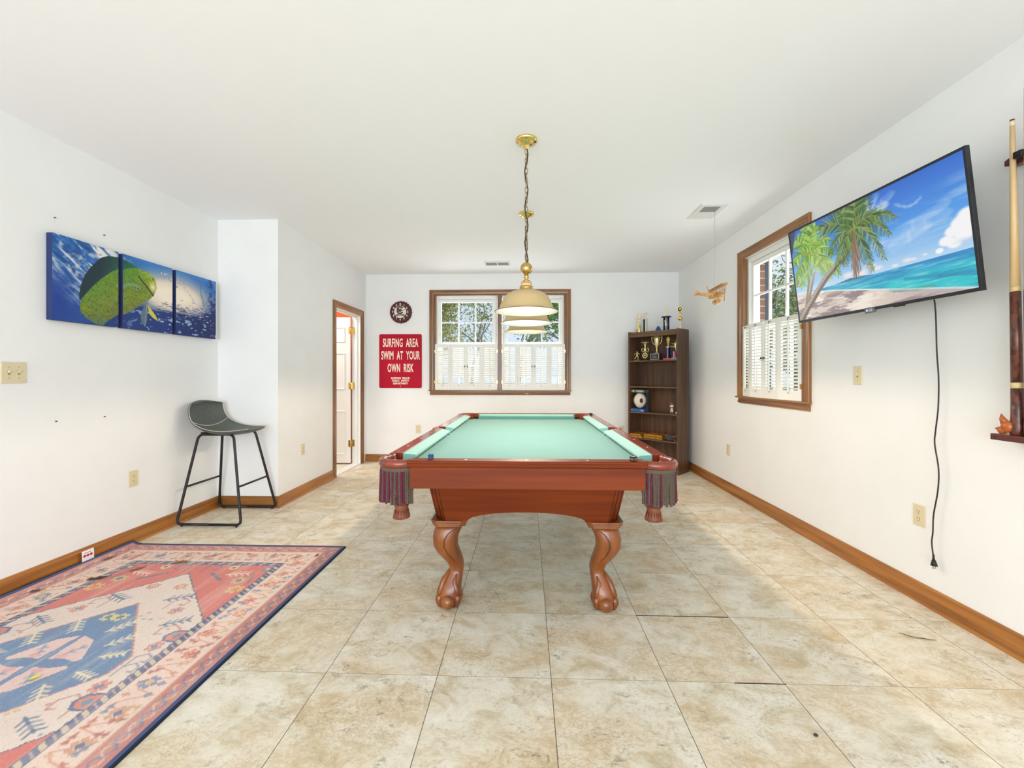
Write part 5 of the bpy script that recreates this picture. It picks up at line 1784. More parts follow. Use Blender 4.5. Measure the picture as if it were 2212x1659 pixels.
# ================================================================== FAR WALL: sign, clock
m_red = mat('sign_red', (182, 10, 44), 0.55, spec=0.2)
m_cream_l = mat('cream_lettering', (246, 234, 214), 0.5)
sg = thing('metal_sign', 'red beach sign with white lettering on the far wall left of the window', 'sign', (-1.787, YF, 1.427))
u0, u1, w0, w1, r = -2.092, -1.482, 1.045, 1.809, 0.022
poly = []
for (cx, cy, a0) in ((u1 - r, w1 - r, 0), (u0 + r, w1 - r, 90), (u0 + r, w0 + r, 180), (u1 - r, w0 + r, 270)):
    for k in range(7):
        a = math.radians(a0 + 15 * k)
        poly.append((cx + r * math.cos(a), cy + r * math.sin(a)))
part('sign_plate', MB().prism(poly, FW, 0.004, 0.008), m_red, sg, world=True)
S_ = lambda cx, cz: (lambda x, y, n: FW(cx + x, cz + y, 0.008 + n))
big = MB()
for txt, z, sx in (('SURFING  AREA', 1.680, 0.412), ('SWIM  AT  YOUR', 1.502, 0.412), ('OWN  RISK', 1.323, 0.412)):
    big.join(text_mb(txt, 0.164, S_(-1.787, z), 0.001, sx, 0.0036, spacing=1.08))
part('large_lettering', big, m_cream_l, sg, world=True)
sm_ = MB()
for txt, z in (('SURFSIDE  BEACH', 1.185), ('PUBLIC  SAFETY', 1.147), ('DEPARTMENT', 1.109)):
    sm_.join(text_mb(txt, 0.038, S_(-1.787, z), 0.001, 0.86, 0.0012, spacing=1.05))
part('small_lettering', sm_, m_cream_l, sg, world=True)
part('bolt', MB().cyl(FW(-1.787, 1.07, 0.008), FW(-1.787, 1.07, 0.011), 0.007, seg=10), mat('worn_bolt', (206, 170, 150), 0.5, 0.4), sg, world=True)

m_maroon = mat('maroon_cap', (82, 26, 38), 0.45)
m_maroon_d = mat('dark_maroon_dial', (78, 20, 34), 0.6)
m_dial = mat('cream_dial', (226, 222, 202), 0.5)
ck = thing('wall_clock', 'maroon bottle cap clock with white numerals on the far wall above the red sign', 'clock', (-1.780, YF, 2.120))
CX_, CZ_ = -1.780, 2.120
cap = MB()
ncr = 24
rings = []
for rr, n, amp in ((0.158, 0.004, 0.0040), (0.157, 0.012, 0.0036), (0.150, 0.030, 0.0012), (0.140, 0.040, 0), (0.128, 0.042, 0)):
    rings.append([FW(CX_ + (rr + amp * math.cos(ncr * a)) * math.cos(a), CZ_ + (rr + amp * math.cos(ncr * a)) * math.sin(a), n) for a in [2 * PI * k / 192 for k in range(192)]])
cap.loft(rings)
part('crimped_rim', cap, m_maroon, ck, world=True)
disc = lambda r0, n0, n1, cx=CX_, cz=CZ_, seg=48: MB().prism([(cx + r0 * math.cos(2 * PI * k / seg), cz + r0 * math.sin(2 * PI * k / seg)) for k in range(seg)], FW, n0, n1)
part('dial_ring', disc(0.134, 0.042, 0.0425), m_maroon_d, ck, world=True)
part('dial', disc(0.0865, 0.0425, 0.0430), m_dial, ck, world=True)
for k in range(1, 13):
    nm = MB()
    a = PI / 2 - k * PI / 6
    nm.join(text_mb(str(k), 0.040, S_(CX_ + 0.1075 * math.cos(a), CZ_ + 0.1075 * math.sin(a)), 0.0006, 0.85 if k < 10 else 0.66, 0.0012), Matrix.Translation((0, -0.0355, 0)))
    part('numeral', nm, m_cream_l, ck, world=True)
lc = MB()
def cpoly(pts, n0=0.0430, n1=0.0437):
    lc.prism([(CX_ + x, CZ_ + z) for x, z in pts], FW, n0, n1)
cpoly([(0.040, 0.052), (0.040, 0.066), (0.020, 0.080), (-0.026, 0.080), (-0.050, 0.058), (-0.050, -0.004), (-0.028, -0.026), (0.020, -0.026), (0.042, -0.006), (0.042, -0.002), (0.026, 0.0), (0.010, -0.010), (-0.020, -0.010), (-0.030, 0.002), (-0.030, 0.050), (-0.020, 0.060), (0.016, 0.060), (0.030, 0.050)])
part('block_letter', lc, m_black, ck, world=True)
rc = MB()
for pts in ([(-0.044, 0.040), (-0.020, 0.052), (-0.006, 0.040), (0.006, 0.050), (0.018, 0.044), (0.014, 0.030), (0.028, 0.022), (0.012, 0.014), (0.004, 0.002), (-0.012, -0.004), (-0.030, 0.006), (-0.048, 0.026)], [(0.006, 0.034), (0.026, 0.040), (0.020, 0.030)]):
    rc.prism([(CX_ + x, CZ_ + z) for x, z in pts], FW, 0.0437, 0.0442)
part('bird_emblem', rc, mat('emblem_maroon', (116, 26, 46), 0.5), ck, world=True)
bn = MB()
pts = [(0.088 * (k / 12 * 2 - 1), -0.050 + 0.024 * math.cos((k / 12 * 2 - 1) * 1.5)) for k in range(13)] + [(0.070 * (1 - k / 12 * 2), -0.074 + 0.022 * math.cos((1 - k / 12 * 2) * 1.5)) for k in range(13)]
bn.prism([(CX_ + x, CZ_ + z) for x, z in pts], FW, 0.0431, 0.0436)
for s in (-1, 1):
    bn.prism([(CX_ + s * x, CZ_ + z) for x, z in ((0.060, -0.078), (0.078, -0.046), (0.094, -0.056), (0.074, -0.088))], FW, 0.0431, 0.0438)
part('banner', bn, mat('banner_black', (40, 22, 26), 0.5), ck, world=True)
bt = MB()
for i, chr_ in enumerate('GAMECOCKS'):
    t = (i - 4) / 4.6
    x, z = 0.070 * t, -0.062 + 0.022 * math.cos(t * 1.5)
    bt.join(text_mb(chr_, 0.019, S_(CX_ + x, CZ_ + z), 0.0003, 0.8, 0.0006, rot=-t * 0.42), Matrix.Translation((0, -0.0357, 0)))
part('banner_lettering', bt, m_cream_l, ck, world=True)
def hand(ang, L, wd):
    a = math.radians(90 - ang)
    c, s = math.cos(a), math.sin(a)
    return MB().prism([(CX_ + c * x - s * y, CZ_ + s * x + c * y) for x, y in ((-0.012, -wd * 0.6), (L * 0.8, -wd), (L, 0), (L * 0.8, wd), (-0.012, wd * 0.6))], FW, 0.0445, 0.0450)
part('minute_hand', hand(60, 0.078, 0.0035), m_black, ck, world=True)
part('hour_hand', hand(302, 0.062, 0.0035), mat('grey_hand', (96, 84, 88), 0.5), ck, world=True)

# ================================================================== BOOKCASE
m_wal = wood('dark_walnut_veneer', (102, 70, 44), (72, 49, 34), 'z', 0.42, 0.1, 8)
m_wal_x = wood('dark_walnut_shelf', (106, 76, 50), (78, 56, 40), 'x', 0.42, 0.1, 8)
BC = (1.362, 5.658, 0)
bk = thing('bookcase', 'tall dark walnut bookcase with open shelves standing across the far right corner', 'bookcase', BC, -PI / 4)
BW, BD, BH = 0.690, 0.295, 1.800
for x in (0, BW - 0.022):
    part('side_panel', MB().box((x, 0, 0), (x + 0.022, BD, BH)), m_wal, bk, bevel=0.0015)
part('back_panel', MB().box((0.022, BD - 0.008, 0.02), (BW - 0.022, BD - 0.001, BH - 0.02)), m_wal, bk)
SHF = [1.418, 1.080, 0.742, 0.404, 0.066]
for z in SHF:
    part('shelf', MB().box((0.0225, 0.004, z - 0.018), (BW - 0.0225, BD - 0.009, z)), m_wal_x, bk, bevel=0.0015)
part('top_panel', MB().box((0.0225, 0.006, 1.762), (BW - 0.0225, BD - 0.009, 1.780)), m_wal_x, bk)
fp = [(0.004, 1.722), (-0.004, 1.728), (-0.004, 1.748), (0.002, 1.756), (0.002, 1.786), (0.008, 1.792), (0.020, 1.792), (0.020, 1.722)]
part('top_fascia', MB().loft([[(0.0225, y, z) for y, z in fp], [(BW - 0.0225, y, z) for y, z in fp]], smooth=False), m_wal_x, bk)
part('plinth', MB().box((0.0225, 0.012, 0), (BW - 0.0225, 0.028, 0.047)), m_wal_x, bk)

Mbk = Matrix.Translation(BC) @ Matrix.Rotation(-PI / 4, 4, 'Z')
def on(u, d, z):
    p = Mbk @ Vector((u, d, z))
    return (p.x, p.y, p.z)
m_gold = mat('trophy_gold', (236, 206, 122), 0.22, 0.9)
m_goldp = mat('pale_trophy_gold', (240, 224, 160), 0.3, 0.7)
def item(name, label, cat, u, d, z, rz=0.0, group=None):
    return thing(name, label, cat, on(u, d, z + 0.0005), -PI / 4 + rz, group)
def figure(parent, z0, H, pose, m=None, bat=False, ball=None, sub=1):
    """small cast figure; H = standing height, pose = joints as offsets in H"""
    J = pose
    names = list(J)
    idx = {k: i for i, k in enumerate(names)}
    joints = [(J[k][0] * H, J[k][1] * H, z0 + J[k][2] * H, J[k][3] * H) for k in names]
    E_ = [('pel', 'waist'), ('waist', 'chest'), ('chest', 'neck'), ('neck', 'head'), ('head', 'top'), ('chest', 'shL'), ('shL', 'elL'), ('elL', 'haL'), ('chest', 'shR'), ('shR', 'elR'), ('elR', 'haR'),
          ('pel', 'hiL'), ('hiL', 'knL'), ('knL', 'anL'), ('anL', 'toL'), ('pel', 'hiR'), ('hiR', 'knR'), ('knR', 'anR'), ('anR', 'toR')]
    o = skin('figure', joints, [(idx[a], idx[b]) for a, b in E_], m or m_gold, parent, sub)
    if bat:
        a = Vector((J['haR'][0] * H, J['haR'][1] * H, z0 + J['haR'][2] * H))
        part('bat', MB().tube([a, a + Vector(bat) * H * 0.5, a + Vector(bat) * H], [0.016 * H, 0.028 * H, 0.034 * H], 8), m or m_gold, parent)
    if ball:
        part('ball', MB().ball((ball[0] * H, ball[1] * H, z0 + ball[2] * H), ball[3] * H, 10), m or m_gold, parent)
    return o
STAND = dict(pel=(0, 0, 0.50, 0.075), waist=(0, 0, 0.58, 0.065), chest=(0, 0, 0.70, 0.085), neck=(0, 0, 0.82, 0.035), head=(0, 0, 0.90, 0.062), top=(0, 0, 0.97, 0.05),
             shL=(-0.11, 0, 0.76, 0.045), elL=(-0.19, -0.03, 0.64, 0.036), haL=(-0.13, -0.10, 0.55, 0.032), shR=(0.11, 0, 0.76, 0.045), elR=(0.20, -0.03, 0.66, 0.036), haR=(0.14, -0.10, 0.60, 0.032),
             hiL=(-0.06, 0, 0.46, 0.062), knL=(-0.09, -0.02, 0.26, 0.048), anL=(-0.10, 0.02, 0.05, 0.036), toL=(-0.11, -0.08, 0.025, 0.03), hiR=(0.06, 0, 0.46, 0.062), knR=(0.09, -0.02, 0.26, 0.048), anR=(0.10, 0.02, 0.05, 0.036), toR=(0.11, -0.08, 0.025, 0.03))
KICK = dict(STAND, chest=(-0.02, 0, 0.70, 0.085), elL=(-0.26, 0.02, 0.66, 0.036), haL=(-0.36, -0.02, 0.52, 0.032), elR=(0.24, 0.02, 0.62, 0.036), haR=(0.34, 0.0, 0.50, 0.032), knR=(0.10, 0.06, 0.27, 0.048), anR=(0.10, 0.02, 0.06, 0.036), knL=(-0.10, -0.08, 0.28, 0.05), anL=(-0.16, -0.12, 0.12, 0.038), toL=(-0.18, -0.20, 0.12, 0.03))
UP = dict(STAND, shL=(-0.10, 0, 0.77, 0.045), elL=(-0.12, 0, 0.92, 0.036), haL=(-0.04, -0.02, 1.05, 0.032), shR=(0.10, 0, 0.77, 0.045), elR=(0.13, 0, 0.92, 0.036), haR=(0.04, -0.02, 1.08, 0.032))
GYM = dict(STAND, elL=(-0.26, 0, 0.74, 0.034), haL=(-0.38, 0, 0.80, 0.03), elR=(0.16, 0, 0.92, 0.034), haR=(0.10, 0, 1.12, 0.03), knL=(-0.22, 0, 0.46, 0.05), anL=(-0.40, 0, 0.50, 0.036), toL=(-0.48, 0, 0.54, 0.026), knR=(0.03, 0, 0.25, 0.045))

TZ = 1.781
def column(mb, x0, x1, y0, y1, z0, z1, m=0):
    return mb.box((x0, y0, z0), (x1, y1, z1), m)
# -- on top of the bookcase
t = item('trophy', 'all gold trophy with a bat and a figure, leftmost on top of the bookcase', 'trophy', 0.068, 0.16, TZ)
b = MB().lathe([(0.030, 0), (0.034, 0.006), (0.034, 0.045), (0.026, 0.075), (0.030, 0.095), (0.018, 0.120), (0.014, 0.135), (0.022, 0.142), (0.004, 0.146)], 16)
part('base', b, m_goldp, t)
part('crossed_bat', MB().tube([(-0.014, -0.036, 0.012), (0.008, -0.036, 0.065), (0.030, -0.030, 0.118)], [0.003, 0.005, 0.007], 8).ball((-0.024, -0.034, 0.055), 0.010, 8), m_gold, t)
figure(t, 0.143, 0.125, UP, m_goldp)
t = item('trophy', 'trophy with black and white square column and gold figure on top of the bookcase', 'trophy', 0.163, 0.16, TZ)
part('base', MB().box((-0.032, -0.026, 0), (0.032, 0.026, 0.016)), mat('black_marble', (30, 30, 34), 0.25), t, bevel=0.002)
part('column', MB().box((-0.022, -0.018, 0.016), (0.006, 0.018, 0.190), 0).box((0.006, -0.018, 0.016), (0.022, 0.018, 0.190), 1), [mat('black_column', (24, 34, 42), 0.3), mat('white_column', (226, 222, 196), 0.35)], t)
part('collar', MB().box((-0.025, -0.021, 0.190), (0.025, 0.021, 0.196)), m_goldp, t, bevel=0.002)
figure(t, 0.195, 0.108, KICK, mat('rose_gold', (240, 200, 160), 0.25, 0.8))
t = item('blue_plaque', 'small blue pointed arch shape standing on top of the bookcase between the trophies', 'plaque', 0.346, 0.16, TZ)
pr = [(-0.040, 0), (0.040, 0), (0.037, 0.025), (0.028, 0.050), (0.015, 0.072), (0.004, 0.084), (-0.004, 0.084), (-0.015, 0.072), (-0.028, 0.050), (-0.037, 0.025)]
part('arch_body', MB().prism(pr, lambda u, w, n: (u, n, w), -0.010, 0.010), mat('deep_blue_plastic', (24, 76, 136), 0.35), t, bevel=0.003)
t = item('trophy', 'trophy with dark blue columns, dark slab and gold figure on top of the bookcase', 'trophy', 0.456, 0.16, TZ)
m_dkb = mat('dark_blue_foil', (28, 30, 84), 0.25, 0.4)
part('base', MB().box((-0.048, -0.032, 0), (0.048, 0.032, 0.014)), mat('black_marble', (30, 30, 34)), t, bevel=0.002)
for x in (-0.027, 0.0, 0.027):
    part('column', MB().cyl((x, 0 if x else -0.012, 0.014), (x, 0 if x else -0.012, 0.184), 0.0125, seg=14), m_dkb if x else mat('pearl_foil', (206, 214, 190), 0.3, 0.5), t)
part('slab', MB().box((-0.052, -0.034, 0.184), (0.052, 0.034, 0.200)), mat('dark_slab', (34, 30, 60), 0.3), t, bevel=0.002)
part('emblem', MB().cyl((0, -0.024, 0.135), (0, -0.030, 0.135), 0.012, seg=14), m_goldp, t)
figure(t, 0.199, 0.118, UP, m_goldp)
t = item('trophy', 'trophy with white column and round medal, rightmost on top of the bookcase', 'trophy', 0.638, 0.16, TZ)
part('column', MB().lathe([(0.026, 0), (0.026, 0.012), (0.0165, 0.016), (0.0145, 0.128)], 16), mat('ivory_column', (234, 226, 196), 0.4), t)
part('bulge', MB().lathe([(0.012, 0.128), (0.022, 0.136), (0.027, 0.150), (0.029, 0.162), (0.024, 0.172), (0.010, 0.182), (0.006, 0.190), (0.010, 0.200), (0.014, 0.226), (0.006, 0.236)], 18), m_gold, t)
part('medal', MB().cyl((0, -0.006, 0.268), (0, 0.006, 0.268), 0.037, seg=28).tube([(0.031 * math.cos(2 * PI * k / 28), -0.0065, 0.268 + 0.031 * math.sin(2 * PI * k / 28)) for k in range(28)], 0.0035, 6, closed=True), m_goldp, t)
part('medal_insert', MB().cyl((0, -0.0080, 0.268), (0, -0.0060, 0.268), 0.024, seg=24), mat('dark_medal_insert', (70, 66, 40), 0.35, 0.5), t)
part('medal_relief', MB().ball((0.003, -0.008, 0.270), 0.012, 10, sc=(1, 0.3, 1.1)), m_goldp, t)

# -- first shelf
Z1 = SHF[0]
t = item('trophy', 'smallest gold trophy, a running player, at the left end of the upper shelf', 'trophy', 0.062, 0.12, Z1)
part('base', MB().box((-0.038, -0.020, 0), (0.038, 0.020, 0.018)), mat('brass_brown', (170, 140, 80), 0.35, 0.6), t, bevel=0.002)
figure(t, 0.018, 0.118, KICK, m_goldp, ball=(-0.20, -0.26, 0.09, 0.05))
t = item('trophy', 'gold trophy with curled handles and round medal, second on the upper shelf', 'trophy', 0.181, 0.12, Z1)
part('base', MB().lathe([(0.024, 0), (0.024, 0.006), (0.010, 0.012), (0.007, 0.030)], 16), mat('old_brass', (130, 116, 70), 0.35, 0.7), t)
part('medal', MB().cyl((0, -0.006, 0.068), (0, 0.006, 0.068), 0.038, seg=28).tube([(0.033 * math.cos(2 * PI * k / 28), -0.0065, 0.068 + 0.033 * math.sin(2 * PI * k / 28)) for k in range(28)], 0.004, 6, closed=True), m_goldp, t)
part('medal_insert', MB().cyl((0, -0.0075, 0.068), (0, -0.006, 0.068), 0.023, seg=22), mat('dark_medal_insert'), t)
part('medal_relief', MB().ball((0, -0.008, 0.069), 0.012, 10, sc=(1.1, 0.3, 1)), m_goldp, t)
part('cup', MB().lathe([(0.006, 0.104), (0.012, 0.114), (0.020, 0.122), (0.021, 0.150), (0.016, 0.168), (0.008, 0.182), (0.014, 0.200), (0.020, 0.224), (0.036, 0.238), (0.056, 0.244), (0.054, 0.240), (0.030, 0.232), (0.004, 0.225)], 20), m_goldp, t)
for s in (-1, 1):
    part('handle', MB().tube([(s * 0.020, 0, 0.122), (s * 0.036, 0, 0.116), (s * 0.049, 0, 0.132), (s * 0.050, 0, 0.152), (s * 0.040, 0, 0.166), (s * 0.030, 0, 0.160)], 0.0045, 8), m_goldp, t)
t = item('trophy', 'largest gold cup trophy on a wooden block with engraved plate, upper shelf', 'trophy', 0.330, 0.13, Z1)
part('block', MB().box((-0.065, -0.036, 0), (0.065, 0.036, 0.090)), mat('walnut_block', (66, 40, 30), 0.35), t, bevel=0.003)
pl_ = part('plate', MB().box((-0.060, -0.0385, 0.010), (0.060, -0.036, 0.084)), mat('plate_silver', (186, 180, 170), 0.3, 0.6), t)
pf = part('plate_face', MB().box((-0.053, -0.0395, 0.016), (0.053, -0.0385, 0.078)), mat('plate_black', (30, 40, 42), 0.3), pl_)
ql = MB()
for z, w_ in ((0.064, 0.020), (0.049, 0.042), (0.034, 0.030)):
    ql.box((-w_, -0.0400, z - 0.002), (w_, -0.0395, z + 0.002))
part('engraving', ql, mat('engraved', (150, 160, 154), 0.4), pl_)
part('cup', MB().lathe([(0.032, 0.090), (0.032, 0.094), (0.012, 0.102), (0.008, 0.112), (0.010, 0.135), (0.007, 0.150), (0.012, 0.165), (0.022, 0.195), (0.032, 0.235), (0.037, 0.275), (0.039, 0.312), (0.037, 0.313), (0.033, 0.270), (0.004, 0.190)], 22, (0.012, 0, 0)), m_goldp, t)
for s in (-1, 1):
    part('handle', MB().tube([(0.012 + s * 0.030, 0, 0.205), (0.012 + s * 0.050, 0, 0.218), (0.012 + s * 0.066, 0, 0.250), (0.012 + s * 0.072, 0, 0.290), (0.012 + s * 0.068, 0, 0.312), (0.012 + s * 0.060, 0, 0.300), (0.012 + s * 0.038, 0, 0.290)], 0.0045, 8), m_goldp, t)
t = item('trophy', 'trophy with blue column on a bright red base, upper shelf', 'trophy', 0.492, 0.12, Z1)
part('base', MB().box((-0.045, -0.030, 0), (0.045, 0.030, 0.024)), mat('bright_red_base', (236, 70, 62), 0.35), t, bevel=0.003)
part('column', MB().box((-0.008, -0.018, 0.024), (0.028, 0.018, 0.165), 0).box((0.008, -0.0185, 0.024), (0.014, -0.018, 0.165), 1), [mat('blue_foil_column', (44, 48, 110), 0.25, 0.3), mat('silver_foil', (220, 220, 236), 0.25, 0.6)], t)
sp_ = MB().prism([(0.010 + x, z) for x, z in ((-0.004, 0.166), (0.004, 0.166), (0.010, 0.205), (0.020, 0.240), (0.024, 0.265), (0.018, 0.288), (0, 0.298), (-0.018, 0.288), (-0.024, 0.265), (-0.020, 0.240), (-0.010, 0.205))], lambda u, w, n: (u, n, w), -0.006, 0.006)
part('spoon_top', sp_, mat('aged_gold', (196, 172, 100), 0.3, 0.8), t, bevel=0.002)
part('collar', MB().box((-0.012, -0.020, 0.158), (0.032, 0.020, 0.170)), m_goldp, t, bevel=0.002)
part('medal_relief', MB().ball((0.010, -0.007, 0.262), 0.012, 10, sc=(1, 0.4, 1.2)), m_goldp, t)
t = item('trophy', 'trophy with gold gymnast on red column, right end of the upper shelf', 'trophy', 0.595, 0.12, Z1)
part('base', MB().hexa([(-0.062, -0.034, 0), (0.062, -0.034, 0), (0.062, 0.034, 0), (-0.062, 0.034, 0), (-0.030, -0.026, 0.030), (0.050, -0.026, 0.030), (0.050, 0.026, 0.030), (-0.030, 0.026, 0.030)]), mat('grey_marble', (160, 152, 132), 0.4), t, bevel=0.002)
part('column', MB().box((-0.020, -0.016, 0.030), (-0.006, 0.016, 0.104), 0).box((-0.006, -0.016, 0.030), (0.018, 0.016, 0.104), 1), [mat('white_purple_foil', (206, 186, 226), 0.3, 0.3), mat('crimson_column', (186, 32, 62), 0.3)], t)
figure(t, 0.104, 0.130, GYM, m_goldp)

# -- third shelf: boxed football, small player figurine, ball
Z3 = SHF[2]
t = item('boxed_football', 'white football in a display box with blue base on the third shelf', 'football', 0.112, 0.10, Z3)
part('box_base', MB().box((-0.098, -0.060, 0), (0.098, 0.060, 0.040)), mat('box_blue', (44, 92, 160), 0.5), t, bevel=0.002)
part('box_top', MB().box((-0.098, -0.060, 0.252), (0.098, 0.060, 0.292)), mat('box_grey_green', (104, 108, 92), 0.5), t, bevel=0.002)
part('box_back', MB().box((-0.098, 0.054, 0.040), (0.098, 0.060, 0.252)), mat('box_dark', (52, 48, 56), 0.6), t)
prof = [(0.002, 0)]
prof = [(max(0.002, 0.082 * math.cos(PI * (k / 20 - 0.5)) ** 0.55 if 0 < k < 20 else 0.002), -0.1055 + 0.211 * k / 20) for k in range(21)]
fb = part('football', MB().lathe(prof, 26, (0.006, -0.004, 0.148)), mat('white_pebble_leather', (226, 218, 200), 0.55), t)
stp = MB()
for k in range(0, 21):
    pass
st_l = MB()
a0 = -PI / 2 - 0.62
rows = []
for k in range(3, 18):
    r_, z_ = prof[k]
    rows.append([(0.006 + (r_ + 0.001) * math.cos(a0 + s), -0.004 + (r_ + 0.001) * math.sin(a0 + s), 0.148 + z_) for s in (-0.055, 0.055)])
lt = MB()
for i, chr_ in enumerate('SOUTH CAROLINA'):
    if chr_ == ' ': continue
    zz = 0.075 - i * 0.0115
    kk = min(range(21), key=lambda q: abs(prof[q][1] - zz))
    r_ = prof[kk][0]
    lt.join(text_mb(chr_, 0.0165, lambda x, y, n, r_=r_, zz=zz: (0.006 + (r_ + 0.0016 + n) * math.cos(a0 + y / 0.08), -0.004 + (r_ + 0.0016 + n) * math.sin(a0 + y / 0.08), 0.148 + zz - x), 0.0004, 0.8, 0.0008))
part('football_lettering', lt, mat('dark_maroon_print', (70, 26, 40), 0.6), fb)
ov = MB()
a1 = -PI / 2 + 0.75
rows = [[(0.006 + (0.0825 + o) * math.cos(a1 + 0.26 * math.cos(b)), -0.004 + (0.0825 + o) * math.sin(a1 + 0.26 * math.cos(b)), 0.148 + 0.032 * math.sin(b)) for b in [2 * PI * k / 20 for k in range(20)]] for o in (0.0, 0.002)]
ov.loft(rows)
part('football_emblem', ov, mat('dark_maroon_print'), fb)
bl_ = MB().join(text_mb('FOOTBALL', 0.020, lambda x, y, n: (0.035 + x, -0.0602 - n, 0.272 + y), 0.0004, 0.9, 0.0006)).prism([(-0.060 + 0.010 * math.cos(k * PI / 5), 0.272 + 0.010 * math.sin(k * PI / 5)) for k in range(10)], lambda u, w, n: (u, -0.060 - n, w), 0.0002, 0.0008)
bl_.prism([(-0.085, 0.012), (-0.068, 0.020), (-0.085, 0.032)], lambda u, w, n: (u, -0.060 - n, w), 0.0002, 0.0008).box((0.050, -0.0606, 0.012), (0.090, -0.0602, 0.020))
part('box_print', bl_, mat('box_print_white', (232, 234, 228), 0.6), t)
t = item('player_figurine', 'small white and red ball player figurine on the third shelf toward the right side', 'figurine', 0.550, 0.12, Z3)
m_fw = mat('figurine_white', (222, 214, 204), 0.5)
m_fr = mat('figurine_brown_red', (150, 74, 56), 0.5)
P_ = dict(STAND, head=(0, 0, 0.86, 0.13), top=(0, 0, 0.95, 0.12), chest=(0, 0, 0.62, 0.14), waist=(0, 0, 0.52, 0.13), pel=(0, 0, 0.44, 0.13), neck=(0, 0, 0.74, 0.08), knL=(-0.08, 0, 0.24, 0.08), knR=(0.08, 0, 0.24, 0.08), anL=(-0.08, 0, 0.07, 0.07), anR=(0.08, 0, 0.07, 0.07))
figure(t, 0.008, 0.125, P_, m_fw)
part('cap', MB().lathe([(0.020, 0.112), (0.023, 0.120), (0.022, 0.134), (0.014, 0.142), (0.002, 0.144)], 14).box((-0.014, -0.034, 0.118), (0.014, -0.012, 0.121)), m_fr, t)
part('sash', MB().lathe([(0.0215, 0.072), (0.0225, 0.078), (0.0215, 0.084)], 14), m_fr, t)
part('stand', MB().lathe([(0.026, 0), (0.026, 0.006), (0.022, 0.008)], 16), mat('figurine_base', (90, 74, 60), 0.5), t)
t = item('small_ball', 'tiny white ball at the right end of the third shelf', 'ball', 0.628, 0.08, Z3)
part('sphere', MB().ball((0, 0, 0.013), 0.013, 12), mat('ball_white', (230, 222, 214), 0.5), t)
part('seam', MB().tube([(0.0131 * math.cos(a), 0.0131 * math.sin(a) * 0.6, 0.013 + 0.0131 * math.sin(a) * 0.8) for a in [2 * PI * k / 20 for k in range(20)]], 0.0006, 4, closed=True), mat('red_print'), t)
t = item('dark_shoe', 'tiny dark shoe ornament beside the white ball on the third shelf', 'ornament', 0.600, 0.10, Z3)
part('shoe_body', MB().loft([[(x, y, z) for y, z in ((-0.006 * k, 0.0), (0.006 * k, 0.0), (0.006 * k, h), (-0.006 * k, h))] for x, h, k in ((-0.014, 0.014, 0.8), (-0.004, 0.016, 1), (0.006, 0.009, 1), (0.016, 0.007, 0.7))]), mat('dark_shoe_paint', (44, 34, 38), 0.5), t, subd=1)

# -- fourth shelf: gilt frames, tangle of cable
Z4 = SHF[3]
m_gilt = mat('gilt', (206, 152, 62), 0.35, 0.55)
speckle(m_gilt, (150, 98, 34), 60, 4, 0.4, 0.7)
m_wood_d = mat('dark_frame_wood', (84, 56, 34), 0.5)
def flat_frame(label, u, d, z, w, dp, h, rz, group):
    t = item('picture_frame', label, 'picture frame', u, d, z, rz, group)
    mb = MB().frame(-w / 2 + 0.030, w / 2 - 0.030, -dp / 2 + 0.030, dp / 2 - 0.030, [(0, 0.002), (0, h * 0.6), (0.010, h), (0.022, h * 0.85), (0.030, h * 0.9), (0.030, 0.0), (0.0, 0.0)], lambda a, b, n: (a, b, n))
    part('moulding', mb, m_gilt, t)
    part('backing', MB().box((-w / 2 + 0.028, -dp / 2 + 0.028, 0.003), (w / 2 - 0.028, dp / 2 - 0.028, h * 0.55)), m_wood_d, t)
G = 'gilt frames lying flat on the fourth shelf'
flat_frame('lower gilt frame of the left pair lying flat on the fourth shelf', 0.112, 0.100, Z4, 0.150, 0.190, 0.026, 0.06, G)
flat_frame('upper gilt frame of the left pair lying flat on the fourth shelf', 0.100, 0.096, Z4 + 0.0275, 0.145, 0.185, 0.024, 0.02, G)
flat_frame('lower long gilt frame lying flat in the middle of the fourth shelf', 0.330, 0.140, Z4, 0.260, 0.180, 0.028, -0.02, G)
flat_frame('upper long gilt frame lying flat in the middle of the fourth shelf', 0.326, 0.142, Z4 + 0.0295, 0.255, 0.176, 0.026, 0.0, G)
R = random.Random(3)
tm = MB()
pts = []
for k in range(70):
    pts.append((R.uniform(-0.085, 0.085), R.uniform(-0.05, 0.06), 0.006 + R.random() ** 1.6 * 0.062))
tm.tube(smooth(pts, 4), 0.0026, 6)
t = item('cable_tangle', 'tangle of grey wire lying at the right end of the fourth shelf', 'cable', 0.556, 0.095, Z4)
part('wire', tm, mat('grey_wire', (120, 118, 120), 0.4, 0.4), t)
part('dark_wire', MB().tube(smooth([(R.uniform(-0.06, 0.09), R.uniform(-0.05, 0.05), 0.006 + R.random() * 0.04) for _ in range(22)], 4), 0.004, 6), mat('dark_wire', (50, 50, 60), 0.5), t)
part('red_plug', MB().box((0.055, -0.055, 0.008), (0.082, -0.040, 0.020)), mat('red_plug', (196, 40, 36), 0.4), t, bevel=0.002)

